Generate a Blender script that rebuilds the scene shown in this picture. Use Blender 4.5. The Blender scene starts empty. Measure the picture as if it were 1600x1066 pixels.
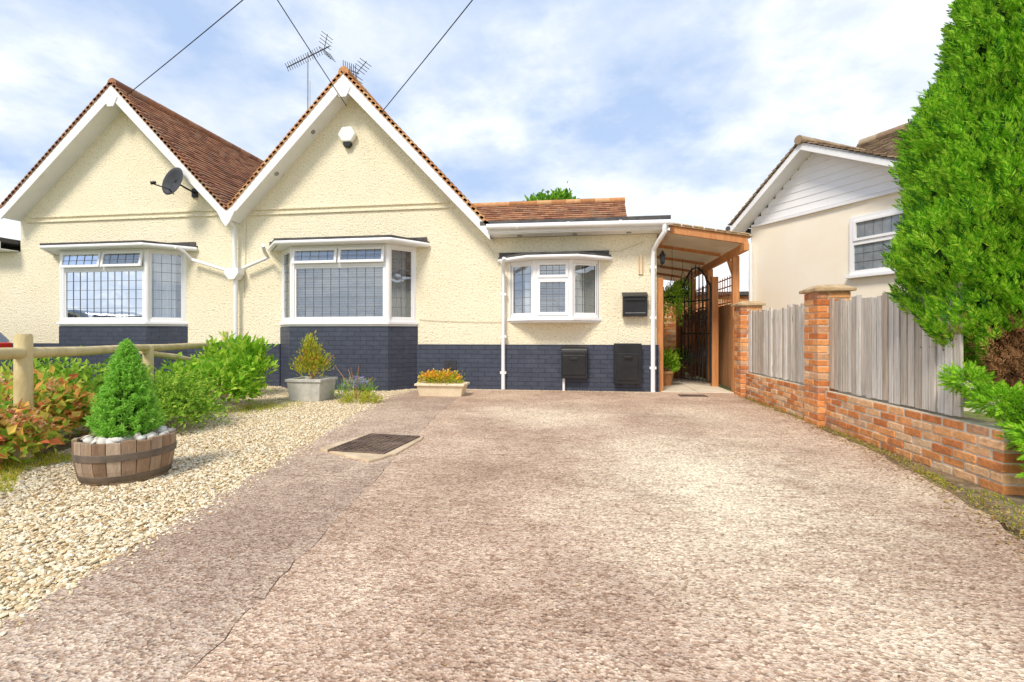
import bpy, bmesh, math, random
import numpy as np
from mathutils import Vector, Matrix, noise as mnoise
random.seed(7); rng=np.random.default_rng(7)
scene=bpy.context.scene
COL=scene.collection
V=Vector

# ------------------------------------------------------------ materials
def nm(name):
    m=bpy.data.materials.new(name); m.use_nodes=True
    nt=m.node_tree; return m,nt,nt.nodes['Principled BSDF'],nt.nodes['Material Output']
def nd(nt,t,**k):
    n=nt.nodes.new(t)
    for a,b in k.items(): setattr(n,a,b)
    return n
def lk(nt,a,b): nt.links.new(a,b)
def coord(nt,kind='Object',scale=(1,1,1)):
    tc=nd(nt,'ShaderNodeTexCoord'); mp=nd(nt,'ShaderNodeMapping'); mp.inputs['Scale'].default_value=scale
    lk(nt,tc.outputs[kind],mp.inputs['Vector']); return mp.outputs['Vector']
def noi(nt,vec,scale,detail=4,rough=.55):
    n=nd(nt,'ShaderNodeTexNoise'); n.inputs['Scale'].default_value=scale; n.inputs['Detail'].default_value=detail
    n.inputs['Roughness'].default_value=rough; lk(nt,vec,n.inputs['Vector']); return n.outputs['Fac']
def rmp(nt,fac,stops):
    r=nd(nt,'ShaderNodeValToRGB'); e=r.color_ramp.elements
    while len(e)<len(stops): e.new(.5)
    for el,(p,c) in zip(e,stops):
        el.position=p; el.color=(c[0],c[1],c[2],1) if hasattr(c,'__len__') else (c,c,c,1)
    lk(nt,fac,r.inputs['Fac']); return r.outputs['Color']
def mix(nt,f,a,b,mode='MIX'):
    m=nd(nt,'ShaderNodeMix',data_type='RGBA',blend_type=mode)
    for i,v in ((0,f),(6,a),(7,b)):
        s=m.inputs[i]
        if isinstance(v,bpy.types.NodeSocket): lk(nt,v,s)
        elif i==0: s.default_value=float(v)
        elif hasattr(v,'__len__'): s.default_value=(v[0],v[1],v[2],1)
        else: s.default_value=(v,v,v,1)
    return m.outputs[2]
def math_(nt,op,a,b=0.):
    m=nd(nt,'ShaderNodeMath',operation=op)
    for s,v in ((m.inputs[0],a),(m.inputs[1],b)):
        if isinstance(v,bpy.types.NodeSocket): lk(nt,v,s)
        else: s.default_value=v
    return m.outputs[0]
def bump(nt,h,dist,bs,strength=1.,prev=None):
    b=nd(nt,'ShaderNodeBump'); b.inputs['Distance'].default_value=dist; b.inputs['Strength'].default_value=strength
    lk(nt,h,b.inputs['Height'])
    if prev: lk(nt,prev,b.inputs['Normal'])
    lk(nt,b.outputs['Normal'],bs.inputs['Normal']); return b.outputs['Normal']
def island(nt): return nd(nt,'ShaderNodeNewGeometry').outputs['Random Per Island']
def nd_sep(nt,col):
    s=nd(nt,'ShaderNodeSeparateColor'); lk(nt,col,s.inputs[0]); return s.outputs[0]

def gm(name,c1,c2,scale=6,rough=.7,bd=0,bs=40,stretch=(1,1,1),isl=0,metal=0,kind='Object',spec=.4):
    m,nt,b,o=nm(name); v=coord(nt,kind,stretch)
    c=rmp(nt,noi(nt,v,scale,5,.6),[(.3,c1),(.7,c2)])
    if isl:
        c=mix(nt,1.,c,rmp(nt,island(nt),[(0,1-isl),(1,1)]),'MULTIPLY')
    lk(nt,c,b.inputs['Base Color']); b.inputs['Roughness'].default_value=rough; b.inputs['Metallic'].default_value=metal
    b.inputs['Specular IOR Level'].default_value=spec
    if bd: bump(nt,noi(nt,v,bs,4,.6),bd,b)
    return m

def m_roughcast(name,c1,c2):
    m,nt,b,o=nm(name); v=coord(nt)
    big=noi(nt,v,.9,5,.65); c=rmp(nt,big,[(.3,c1),(.7,c2)])
    st=noi(nt,coord(nt,'Object',(7,7,.6)),1.5,4,.6)
    c=mix(nt,rmp(nt,st,[(.56,0),(.8,.22)]),c,(c1[0]*.78,c1[1]*.74,c1[2]*.66))
    pit=noi(nt,v,34,3,.62)
    c=mix(nt,rmp(nt,pit,[(.31,.7),(.44,0)]),c,(c1[0]*.54,c1[1]*.48,c1[2]*.38))
    lk(nt,c,b.inputs['Base Color']); b.inputs['Roughness'].default_value=.95; b.inputs['Specular IOR Level'].default_value=.1
    p=bump(nt,pit,.028,b,.9); bump(nt,noi(nt,v,16,2),.012,b,.6,p); return m

def m_brickpaint(name):
    m,nt,b,o=nm(name); v=coord(nt,'UV')
    br=nd(nt,'ShaderNodeTexBrick'); lk(nt,v,br.inputs['Vector'])
    br.inputs['Scale'].default_value=1; br.inputs['Brick Width'].default_value=.225; br.inputs['Row Height'].default_value=.075
    br.inputs['Mortar Size'].default_value=.006; br.inputs['Mortar Smooth'].default_value=.5
    br.inputs['Color1'].default_value=(.051,.062,.097,1); br.inputs['Color2'].default_value=(.040,.049,.078,1); br.inputs['Mortar'].default_value=(.027,.033,.052,1)
    vo=coord(nt); n=noi(nt,vo,7,5,.65)
    c=mix(nt,rmp(nt,n,[(.5,0),(.75,.35)]),br.outputs['Color'],(.11,.125,.16))
    lk(nt,c,b.inputs['Base Color']); b.inputs['Roughness'].default_value=.55
    inv=math_(nt,'SUBTRACT',1.,br.outputs['Fac'])
    p=bump(nt,inv,.008,b,.8); bump(nt,noi(nt,vo,60,3),.004,b,.7,p); return m

def m_driveway(name,pal,patchy=True):
    m,nt,b,o=nm(name); v=coord(nt)
    big=noi(nt,v,.7,6,.66)
    c=rmp(nt,big,[(.38,pal[0]),(.50,pal[1]),(.60,pal[2])])
    rid=noi(nt,coord(nt,'Object',(2.4,14,1)),2.4,5,.66)
    fin=noi(nt,v,34,4,.7)
    brk=rmp(nt,noi(nt,v,1.1,4,.65),[(.40,.1),(.58,1.)])
    if patchy:
        wn=noi(nt,v,1.1,8,.72)
        def ell(lx,ly,sx,sy,amp):
            gmap=nd(nt,'ShaderNodeMapping'); gmap.inputs['Location'].default_value=(-lx*sx,-ly*sy,0); gmap.inputs['Scale'].default_value=(sx,sy,0)
            tc=nd(nt,'ShaderNodeTexCoord'); lk(nt,tc.outputs['Object'],gmap.inputs['Vector'])
            ln=nd(nt,'ShaderNodeVectorMath',operation='LENGTH'); lk(nt,gmap.outputs['Vector'],ln.inputs[0])
            rad=math_(nt,'ADD',ln.outputs['Value'],math_(nt,'MULTIPLY',wn,amp))
            return math_(nt,'MULTIPLY',math_(nt,'ADD',rad,math_(nt,'MULTIPLY',rid,.30)),.5)
        # worn pale areas
        for (lx,ly,sx,sy,am) in ((.85,3.2,.62,.36,1.),(-.4,5.6,.6,.6,.65),(1.3,5.6,.9,.6,.45)):
            c=mix(nt,rmp(nt,ell(lx,ly,sx,sy,1.25),[(.36,am),(.50,am*.72),(.72,0)]),c,pal[3])
        # oil and damp stains
        for (lx,ly,sx,sy,am) in ((.1,1.75,1.5,1.6,.55),(-.6,3.2,1.3,.8,.4),(1.5,2.0,1.4,1.1,.35)):
            c=mix(nt,rmp(nt,ell(lx,ly,sx,sy,1.25),[(.36,am),(.50,am*.6),(.68,0)]),c,pal[5])
    c=mix(nt,math_(nt,'MULTIPLY',rmp(nt,rid,[(.38,.55),(.50,0)]),brk),c,pal[4])
    c=mix(nt,math_(nt,'MULTIPLY',rmp(nt,rid,[(.54,0),(.68,.4)]),brk),c,pal[3])
    c=mix(nt,rmp(nt,fin,[(.36,.5),(.47,0)]),c,pal[4])
    st2=noi(nt,v,1.0,7,.74); c=mix(nt,rmp(nt,st2,[(.53,0),(.64,.5)]),c,pal[5])
    vo=nd(nt,'ShaderNodeTexVoronoi'); vo.inputs['Scale'].default_value=105; lk(nt,v,vo.inputs['Vector'])
    hs=rmp(nt,nd_sep(nt,vo.outputs['Color']),[(0,(.34,.24,.18)),(.22,(.64,.50,.41)),(.5,(.95,.88,.80)),(.8,(1.,1.,1.)),(1,(1.45,1.40,1.3))])
    c=mix(nt,.75,c,hs,'MULTIPLY')
    lk(nt,c,b.inputs['Base Color']); b.inputs['Roughness'].default_value=.95; b.inputs['Specular IOR Level'].default_value=.08
    p=bump(nt,vo.outputs['Distance'],.008,b,.8); p=bump(nt,rid,.03,b,.55,p); bump(nt,fin,.006,b,.6,p)
    return m

def m_island(name,stops,rough=.8,bd=0,bs=60,noise_mul=True,spec=.3,stretch=(1,1,1),nscale=14,lo=.55):
    m,nt,b,o=nm(name); v=coord(nt,'Object',stretch)
    c=rmp(nt,island(nt),stops)
    if noise_mul: c=mix(nt,.8,c,rmp(nt,noi(nt,v,nscale,5,.65),[(.25,lo),(.65,1.)]),'MULTIPLY')
    lk(nt,c,b.inputs['Base Color']); b.inputs['Roughness'].default_value=rough; b.inputs['Specular IOR Level'].default_value=spec
    if bd: bump(nt,noi(nt,v,bs,4),bd,b)
    return m
def m_leaf(name,stops,trans=.35,rough=.55,nmul=.5):
    m,nt,b,o=nm(name)
    c=rmp(nt,island(nt),stops)
    v=coord(nt); c=mix(nt,nmul,c,rmp(nt,noi(nt,v,6,3),[(.3,.5),(.6,1.)]),'MULTIPLY')
    lk(nt,c,b.inputs['Base Color']); b.inputs['Roughness'].default_value=rough; b.inputs['Specular IOR Level'].default_value=.15
    t=nd(nt,'ShaderNodeBsdfTranslucent'); lk(nt,c,t.inputs['Color'])
    mx=nd(nt,'ShaderNodeMixShader'); mx.inputs[0].default_value=trans
    lk(nt,b.outputs[0],mx.inputs[1]); lk(nt,t.outputs[0],mx.inputs[2]); lk(nt,mx.outputs[0],o.inputs['Surface']); return m
def m_glass(name):
    m,nt,b,o=nm(name); nt.nodes.remove(b)
    t=nd(nt,'ShaderNodeBsdfTransparent'); t.inputs[0].default_value=(.86,.90,.94,1)
    g=nd(nt,'ShaderNodeBsdfGlossy'); g.inputs['Roughness'].default_value=.02; g.inputs[0].default_value=(.72,.78,.86,1)
    f=nd(nt,'ShaderNodeFresnel'); f.inputs[0].default_value=1.5
    a=math_(nt,'ADD',math_(nt,'MULTIPLY',f.outputs[0],1.2),.28)
    v=coord(nt); bn=nd(nt,'ShaderNodeBump'); bn.inputs['Distance'].default_value=.004; lk(nt,noi(nt,v,2.5,1),bn.inputs['Height']); lk(nt,bn.outputs[0],g.inputs['Normal'])
    mx=nd(nt,'ShaderNodeMixShader'); lk(nt,a,mx.inputs[0]); lk(nt,t.outputs[0],mx.inputs[1]); lk(nt,g.outputs[0],mx.inputs[2])
    lk(nt,mx.outputs[0],o.inputs['Surface']); return m

CREAM=m_roughcast('cream_roughcast',(.88,.79,.585),(.92,.855,.66))
PEACH=gm('peach_render',(.89,.80,.64),(.92,.85,.72),2,.9,.002,80,spec=.1)
CHAR=m_brickpaint('charcoal_painted_brick')
UPVC=gm('white_upvc',(.82,.83,.85),(.88,.88,.88),2,.3,spec=.5)
WPAINT=gm('white_painted_board',(.80,.81,.82),(.88,.88,.88),3,.5,.001,30)
POLY,nt_,b_,o_=nm('translucent_tan_sheet')
b_.inputs['Base Color'].default_value=(.68,.58,.45,1)
t_n=nd(nt_,'ShaderNodeBsdfTranslucent'); m_n=nd(nt_,'ShaderNodeMixShader'); m_n.inputs[0].default_value=.32
lk(nt_,rmp(nt_,noi(nt_,coord(nt_),3,4),[(.3,(.66,.56,.43)),(.7,(.84,.76,.62))]),t_n.inputs[0])
lk(nt_,b_.outputs[0],m_n.inputs[1]); lk(nt_,t_n.outputs[0],m_n.inputs[2]); lk(nt_,m_n.outputs[0],o_.inputs[0])
FELT=gm('dark_roofing_felt',(.05,.05,.055),(.13,.12,.11),5,.9,.004,80)
TILE=m_island('clay_roof_tile',[(0,(.22,.10,.06)),(.4,(.36,.165,.09)),(.75,(.45,.23,.12)),(1,(.30,.19,.125))],.85,.003,60)
TILEO=m_island('orange_verge_tile',[(0,(.44,.20,.08)),(.5,(.64,.31,.13)),(1,(.70,.42,.21))],.85,.003,60)
LEAD=gm('lead_strip',(.12,.125,.13),(.20,.20,.21),20,.5)
GLASS=m_glass('window_glass')
BLIND=gm('blind_fabric',(.66,.68,.71),(.76,.78,.80),3,.7)
CURT=gm('net_curtain',(.84,.85,.86),(.66,.69,.72),9,.8,stretch=(8,8,.4))
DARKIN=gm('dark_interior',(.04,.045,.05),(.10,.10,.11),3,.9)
BLACK=gm('black_metal',(.010,.010,.012),(.022,.022,.024),5,.4,spec=.4)
GREYM=gm('grey_metal',(.25,.26,.27),(.4,.41,.42),8,.45,metal=.6)
DISH=gm('dish_grey',(.040,.043,.052),(.075,.08,.09),5,.6,spec=.2)
TIMB=gm('orange_timber',(.56,.21,.07),(.74,.35,.13),5,.6,.003,30,stretch=(6,6,.6),isl=.25)
OLDW=m_island('weathered_grey_board',[(0,(.54,.46,.37)),(.3,(.76,.69,.60)),(.7,(.90,.85,.77)),(.9,(.94,.90,.84)),(1,(.64,.50,.37))],.95,.010,16,stretch=(16,16,.7),nscale=3.2,lo=.4,spec=.05)
RAILW=gm('rail_wood',(.48,.38,.18),(.70,.60,.34),4,.85,.004,30,stretch=(2,2,1),isl=.1)
BRICK=m_island('red_brick',[(0,(.60,.20,.07)),(.3,(.82,.34,.12)),(.6,(.90,.45,.19)),(.85,(.88,.60,.36)),(1,(.50,.21,.11))],.92,.008,50,nscale=20,lo=.5,spec=.15)
MORT=gm('mortar',(.52,.44,.34),(.76,.68,.54),15,.95,.004,90)
CAPM=gm('capstone',(.40,.27,.14),(.62,.46,.28),12,.9,.006,50)
CONC=gm('concrete',(.46,.34,.21),(.68,.54,.37),9,.9,.004,70)
PAVE=gm('path_paving',(.64,.55,.42),(.80,.72,.58),4,.85,.002,60)
IRON=gm('cast_iron_cover',(.070,.052,.043),(.22,.155,.115),8,.85,.004,70,metal=0,spec=.15)
SOIL=gm('soil',(.13,.09,.05),(.32,.24,.14),9,.95,.03,25)
BARK=gm('bark',(.24,.12,.06),(.46,.26,.15),9,.9,.01,30,stretch=(4,4,.7))
TWIG=gm('dry_twig',(.34,.15,.06),(.60,.32,.15),9,.9)
BARREL=m_island('barrel_oak',[(0,(.22,.14,.09)),(.35,(.37,.245,.155)),(.7,(.50,.385,.28)),(1,(.30,.18,.11))],.88,.005,30,stretch=(6,6,1),nscale=5,lo=.45,spec=.15)
HOOP=gm('rusty_hoop',(.09,.075,.06),(.20,.15,.11),12,.7,.001,60,metal=.1)
STONE=m_island('gravel_stone',[(0,(.54,.37,.19)),(.2,(.78,.61,.37)),(.5,(.91,.78,.53)),(.8,(.90,.81,.61)),(1,(.95,.90,.76))],.9,.001,200,True,.15,nscale=60)
GBED=gm('gravel_bed',(.44,.31,.16),(.80,.66,.42),90,.95,.02,90)
PEB=m_island('pale_pebble',[(0,(.62,.57,.49)),(1,(.88,.85,.80))],.6)
GRASS=gm('lawn_ground',(.12,.17,.04),(.28,.30,.10),7,.95,.03,60)
PLANT1=gm('stone_planter',(.44,.43,.40),(.62,.60,.55),14,.9,.003,70)
TROUGH=gm('cream_trough',(.74,.60,.40),(.86,.74,.54),8,.8,.002,60)
G_CYP=m_leaf('cypress_green',[(0,(.09,.33,.012)),(.35,(.21,.55,.018)),(.7,(.40,.74,.04)),(1,(.60,.87,.09))],.42,nmul=.45)
G_CYPD=m_leaf('cypress_dark',[(0,(.02,.11,.008)),(1,(.08,.28,.02))],.25)
G_CON=m_leaf('spruce_green',[(0,(.16,.44,.04)),(.5,(.33,.68,.08)),(1,(.56,.88,.20))],.45,nmul=.15)
G_SHR=m_leaf('shrub_green',[(0,(.14,.36,.02)),(.5,(.32,.62,.04)),(1,(.62,.80,.10))],.45,nmul=.35)
G_JUN=m_leaf('juniper_green',[(0,(.12,.30,.03)),(.5,(.30,.54,.05)),(1,(.56,.72,.11))],.4,nmul=.35)
G_HYD=m_leaf('hydrangea_leaf',[(0,(.16,.38,.03)),(.4,(.46,.60,.08)),(.62,(.84,.64,.14)),(.85,(.86,.36,.11)),(1,(.70,.18,.08))],.4,nmul=.2)
G_PINK=m_leaf('faded_flower',[(0,(.70,.28,.11)),(.5,(.88,.50,.26)),(1,(.92,.72,.48))],.4,nmul=.2)
G_YEL=m_leaf('yellow_green_leaf',[(0,(.24,.40,.03)),(.5,(.54,.58,.06)),(1,(.76,.60,.08))],.4)
F_ORA=m_leaf('orange_flower',[(0,(.85,.22,.02)),(.4,(.95,.50,.03)),(.7,(.95,.72,.08)),(1,(.93,.82,.15))],.4,nmul=.2)
F_RED=m_leaf('red_flower',[(0,(.60,.06,.04)),(1,(.80,.25,.08))],.4)
F_BLUE=m_leaf('blue_flower',[(0,(.28,.28,.55)),(1,(.68,.68,.85))],.4)
G_TREE=m_leaf('tree_green',[(0,(.07,.20,.015)),(.5,(.18,.44,.03)),(1,(.36,.62,.06))],.4)
LITTER=m_leaf('leaf_litter',[(0,(.20,.11,.04)),(.5,(.42,.25,.09)),(1,(.58,.45,.16))],.2)
CARP=gm('car_paint',(.30,.32,.35),(.34,.36,.39),2,.25,metal=.6)
CARG=gm('car_glass',(.02,.025,.03),(.03,.035,.04),2,.05)
RUBB=gm('tyre_rubber',(.015,.015,.015),(.03,.03,.03),8,.9)
REDL=gm('tail_light_red',(.6,.02,.02),(.7,.05,.03),4,.2)
ALARM=gm('alarm_white',(.82,.82,.8),(.88,.88,.86),4,.4)
CABL=gm('cream_cable',(.50,.44,.32),(.60,.54,.40),8,.8)
PAL_A=[(.50,.365,.275),(.66,.505,.39),(.78,.63,.49),(.99,.90,.70),(.33,.215,.15),(.42,.305,.235)]
PAL_B=[(.45,.345,.275),(.56,.445,.355),(.67,.55,.44),(.78,.67,.52),(.29,.20,.15),(.39,.305,.25)]
DRIVE=m_driveway('aggregate_concrete',PAL_A); DRIVE2=m_driveway('grey_aggregate_concrete',PAL_B,False)

# ------------------------------------------------------------ mesh builder
class MB:
    def __init__(s): s.v=[]; s.f=[]; s.m=[]; s.mi=0
    def add(s,vs,fs):
        o=len(s.v); s.v+=[V(p) for p in vs]
        for f in fs: s.f.append([o+i for i in f]); s.m.append(s.mi)
    def box(s,x0,x1,y0,y1,z0,z1):
        s.add([(x0,y0,z0),(x1,y0,z0),(x1,y1,z0),(x0,y1,z0),(x0,y0,z1),(x1,y0,z1),(x1,y1,z1),(x0,y1,z1)],
              [(0,3,2,1),(4,5,6,7),(0,1,5,4),(1,2,6,5),(2,3,7,6),(3,0,4,7)])
    def obox(s,o,u,n,u0,u1,n0,n1,z0,z1,w=None):
        w=w or V((0,0,1)); P=lambda a,b,c:o+u*a+n*b+w*c
        s.add([P(u0,n0,z0),P(u1,n0,z0),P(u1,n1,z0),P(u0,n1,z0),P(u0,n0,z1),P(u1,n0,z1),P(u1,n1,z1),P(u0,n1,z1)],
              [(0,3,2,1),(4,5,6,7),(0,1,5,4),(1,2,6,5),(2,3,7,6),(3,0,4,7)])
    def prism(s,pts,z0,z1):
        n=len(pts); s.add([(x,y,z0) for x,y in pts]+[(x,y,z1) for x,y in pts],
            [tuple(range(n))[::-1],tuple(range(n,2*n))]+[(i,(i+1)%n,n+(i+1)%n,n+i) for i in range(n)])
    def xz(s,pts,y0,y1):
        n=len(pts); s.add([(x,y0,z) for x,z in pts]+[(x,y1,z) for x,z in pts],
            [tuple(range(n)),tuple(range(n,2*n))[::-1]]+[(i,n+i,n+(i+1)%n,(i+1)%n) for i in range(n)])
    def sl(s,o,u,n,pts,n0,n1):
        k=len(pts); s.add([o+u*a+n*n0+V((0,0,b)) for a,b in pts]+[o+u*a+n*n1+V((0,0,b)) for a,b in pts],
            [tuple(range(k)),tuple(range(k,2*k))[::-1]]+[(i,k+i,k+(i+1)%k,(i+1)%k) for i in range(k)])
    def tube(s,pts,r,n=8):
        pts=[V(p) for p in pts]; rr=r if hasattr(r,'__len__') else [r]*len(pts)
        t0=(pts[1]-pts[0]).normalized(); up=V((0,0,1)) if abs(t0.z)<.9 else V((1,0,0))
        a=t0.cross(up).normalized(); vs=[]
        for i,p in enumerate(pts):
            if i==0: t=pts[1]-p
            elif i==len(pts)-1: t=p-pts[i-1]
            else: t=(pts[i+1]-p).normalized()+(p-pts[i-1]).normalized()
            t.normalize(); a=(a-t*a.dot(t)).normalized(); b=t.cross(a)
            vs+=[p+(a*math.cos(q)+b*math.sin(q))*rr[i] for q in [2*math.pi*k/n for k in range(n)]]
        m=len(pts); fs=[(i*n+k,i*n+(k+1)%n,(i+1)*n+(k+1)%n,(i+1)*n+k) for i in range(m-1) for k in range(n)]
        fs+=[tuple(range(n))[::-1],tuple(range((m-1)*n,m*n))]; s.add(vs,fs)
    def lathe(s,prof,c,n=24,closed=True):
        c=V(c); vs=[c+V((r*math.cos(2*math.pi*k/n),r*math.sin(2*math.pi*k/n),z)) for r,z in prof for k in range(n)]
        m=len(prof); fs=[(i*n+k,i*n+(k+1)%n,(i+1)*n+(k+1)%n,(i+1)*n+k) for i in range(m-1) for k in range(n)]
        if closed: fs+=[tuple(range(n))[::-1],tuple(range((m-1)*n,m*n))]
        s.add(vs,fs)
    def brd(s,a,b,w,h):
        a=V(a);b=V(b);t=(b-a); L=t.length; t.normalize(); up=V((0,0,1)) if abs(t.z)<.95 else V((0,1,0))
        n=t.cross(up).normalized(); k=n.cross(t); s.obox(a,t,n,0,L,-w/2,w/2,-h/2,h/2,k)

def finish(me,smooth=False):
    bm=bmesh.new(); bm.from_mesh(me); bmesh.ops.recalc_face_normals(bm,faces=bm.faces)
    uvl=bm.loops.layers.uv.new('UVMap')
    for f in bm.faces:
        n=f.normal
        if abs(n.z)>.98: u=V((1,0,0)); w=V((0,1,0))
        else: u=V((0,0,1)).cross(n).normalized(); w=n.cross(u)
        for l in f.loops: l[uvl].uv=(l.vert.co.dot(u),l.vert.co.dot(w))
        f.smooth=smooth
    bm.to_mesh(me); bm.free()

def setmeta(o,label=None,cat=None,kind=None,group=None):
    if label: o['label']=label
    if cat: o['category']=cat
    if kind: o['kind']=kind
    if group: o['group']=group
def root(name,loc,label,cat,group=None):
    e=bpy.data.objects.new(name,None); e.location=loc; e.empty_display_size=.2; COL.objects.link(e); setmeta(e,label,cat,None,group); return e
def obj(mb,name,mats,parent=None,smooth=False,bevel=0,label=None,cat=None,kind=None,group=None,origin=None):
    rt=parent
    while rt is not None and rt.parent is not None: rt=rt.parent
    o0=V(rt.location) if rt is not None else (V(origin) if origin else V((0,0,0)))
    me=bpy.data.meshes.new(name); me.from_pydata([p-o0 for p in mb.v],[],mb.f)
    for m in (mats if isinstance(mats,list) else [mats]): me.materials.append(m)
    me.polygons.foreach_set('material_index',mb.m)
    finish(me,smooth)
    o=bpy.data.objects.new(name,me); COL.objects.link(o)
    if parent is not None: o.parent=parent
    else: o.location=o0
    if smooth:
        try: me.set_sharp_from_angle(angle=math.radians(38))
        except Exception: pass
    if bevel:
        b=o.modifiers.new('bevel','BEVEL'); b.width=bevel; b.segments=2; b.limit_method='ANGLE'
    setmeta(o,label,cat,kind,group); return o
def bx(name,mat,parent,*dims,bevel=0):
    mb=MB(); mb.box(*dims); return obj(mb,name,mat,parent,bevel=bevel)

def fastmesh(name,vs,tris,mats,midx=None,parent=None,smooth=False,origin=None,**meta):
    rt=parent
    while rt is not None and rt.parent is not None: rt=rt.parent
    o0=np.array(rt.location if rt is not None else (origin or (0,0,0)))
    vs=vs-o0
    me=bpy.data.meshes.new(name); me.vertices.add(len(vs)); me.vertices.foreach_set('co',vs.astype(np.float32).ravel())
    me.loops.add(len(tris)*3); me.loops.foreach_set('vertex_index',tris.astype(np.int32).ravel())
    me.polygons.add(len(tris)); me.polygons.foreach_set('loop_start',np.arange(0,len(tris)*3,3,dtype=np.int32))
    for m in mats: me.materials.append(m)
    if midx is not None: me.polygons.foreach_set('material_index',midx.astype(np.int32))
    me.update(calc_edges=True)
    me.polygons.foreach_set('use_smooth',np.full(len(tris),bool(smooth)))
    o=bpy.data.objects.new(name,me); COL.objects.link(o)
    if parent is not None: o.parent=parent
    else: o.location=tuple(o0)
    setmeta(o,**meta); return o

def unit(a): return a/np.maximum(np.linalg.norm(a,axis=1,keepdims=True),1e-9)
def leaves(name,sets,mats,parent=None,origin=None,**meta):
    vs=[];tr=[];mi=[];o=0
    for P,D,N,L,W,k in sets:
        n=len(P); D=unit(D); S=unit(np.cross(D,N)); Nn=np.cross(S,D)
        L=np.broadcast_to(L,(n,)).reshape(-1,1); W=np.broadcast_to(W,(n,)).reshape(-1,1)
        v=np.stack([P,P+D*L*.45+S*W/2+Nn*W*.18,P+D*L-Nn*W*.1,P+D*L*.45-S*W/2+Nn*W*.18],1).reshape(-1,3)
        b=o+4*np.arange(n)[:,None]
        t=np.concatenate([b+np.array([0,1,2]),b+np.array([0,2,3])],1).reshape(-1,3)
        vs.append(v);tr.append(t);mi.append(np.full(2*n,k)); o+=4*n
    return fastmesh(name,np.concatenate(vs),np.concatenate(tr),mats,np.concatenate(mi),parent,origin=origin,**meta)
def rdir(n): return unit(rng.normal(size=(n,3)))

def shrub_set(c,rx,ry,rz,nclump,per,L,W,k,spread=.12,up=.35):
    d=rdir(nclump); d[:,2]=np.abs(d[:,2])*1.0-.15
    rad=(.55+.5*rng.random(nclump)**.6)[:,None]
    C=np.array(c)+d*rad*np.array([rx,ry,rz])
    P=np.repeat(C,per,0)+rng.normal(size=(nclump*per,3))*spread
    P[:,2]=np.maximum(P[:,2],.015)
    D=unit(np.repeat(d,per,0)*.7+rdir(nclump*per)*.8+np.array([0,0,up]))
    n=len(P)
    return (P,D,rdir(n)*.6+np.array([0,0,.8]),L*(.6+.7*rng.random(n)),W*(.6+.7*rng.random(n)),k)

# ------------------------------------------------------------ setting ground
def flat(name,pts,z0,z1,mat,**k):
    mb=MB(); mb.prism(pts,z0,z1); return obj(mb,name,mat,kind='structure',**k)
flat('ground',[(-300,-300),(300,-300),(300,300),(-300,300)],-.3,-.03,GRASS)
joint=[(-.9,-3),(-1.02,1.0),(-1.07,1.38),(-1.33,3.2),(-1.6,5.13),(-1.75,6.6),(-1.82,7.97)]
edge=[(-1.55,-3),(-1.77,1.0),(-2.0,2.35),(-2.26,3.66),(-2.6,5.5),(-2.86,6.8),(-2.75,7.97)]
def wob(pts,a=.03,step=.12):
    out=[]
    for (x0,y0),(x1,y1) in zip(pts[:-1],pts[1:]):
        n=max(1,int(math.hypot(x1-x0,y1-y0)/step))
        for i in range(n):
            t=i/n; out.append((x0+(x1-x0)*t+random.uniform(-a,a),y0+(y1-y0)*t))
    out.append(pts[-1]); return out
rightedge=wob([(2.35,7.99),(2.33,5.5),(2.26,4),(2.08,3),(1.9,2.3),(1.95,1),(1.95,-3)],.035)
jw=wob(joint,.012,.07)
flat('driveway',[(x+random.uniform(.001,.006),y) for x,y in jw]+[(1.25,7.97)]+rightedge,-.05,.014,DRIVE)
flat('concrete_strip',wob(edge,.03)+[(x-random.uniform(.0,.004),y) for x,y in jw[::-1]],-.05,.011,DRIVE2)
gleft=[(-3.3,-.5),(-3.6,1.6),(-3.95,2.9),(-4.4,4.4),(-5.0,6.2),(-6.2,7.97)]
gpoly=[(e[0]+.04,e[1]) for e in edge]+gleft[::-1]
flat('gravel_bed',gpoly,-.05,-.002,GBED)
flat('planting_bed',[(x-.0,y) for x,y in gleft]+[(-7.0,7.97),(-7,-.5)],-.05,.0,SOIL)
flat('verge_soil',[(1.85,-3),(4,-3),(4,9),(2.25,8.0),(2.1,4)],-.05,.0,SOIL)
flat('road',[(-60,-14),(60,-14),(60,-3.6),(-60,-3.6)],-.1,-.02,DRIVE2)
mb=MB()
y=7.98
while y<14:
    mb.box(1.27,1.83,y,y+.55,-.05,.02); mb.box(1.845,2.38,y+.0,y+.55,-.05,.02); y+=.565
obj(mb,'path',PAVE,kind='structure',bevel=.006)

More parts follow.
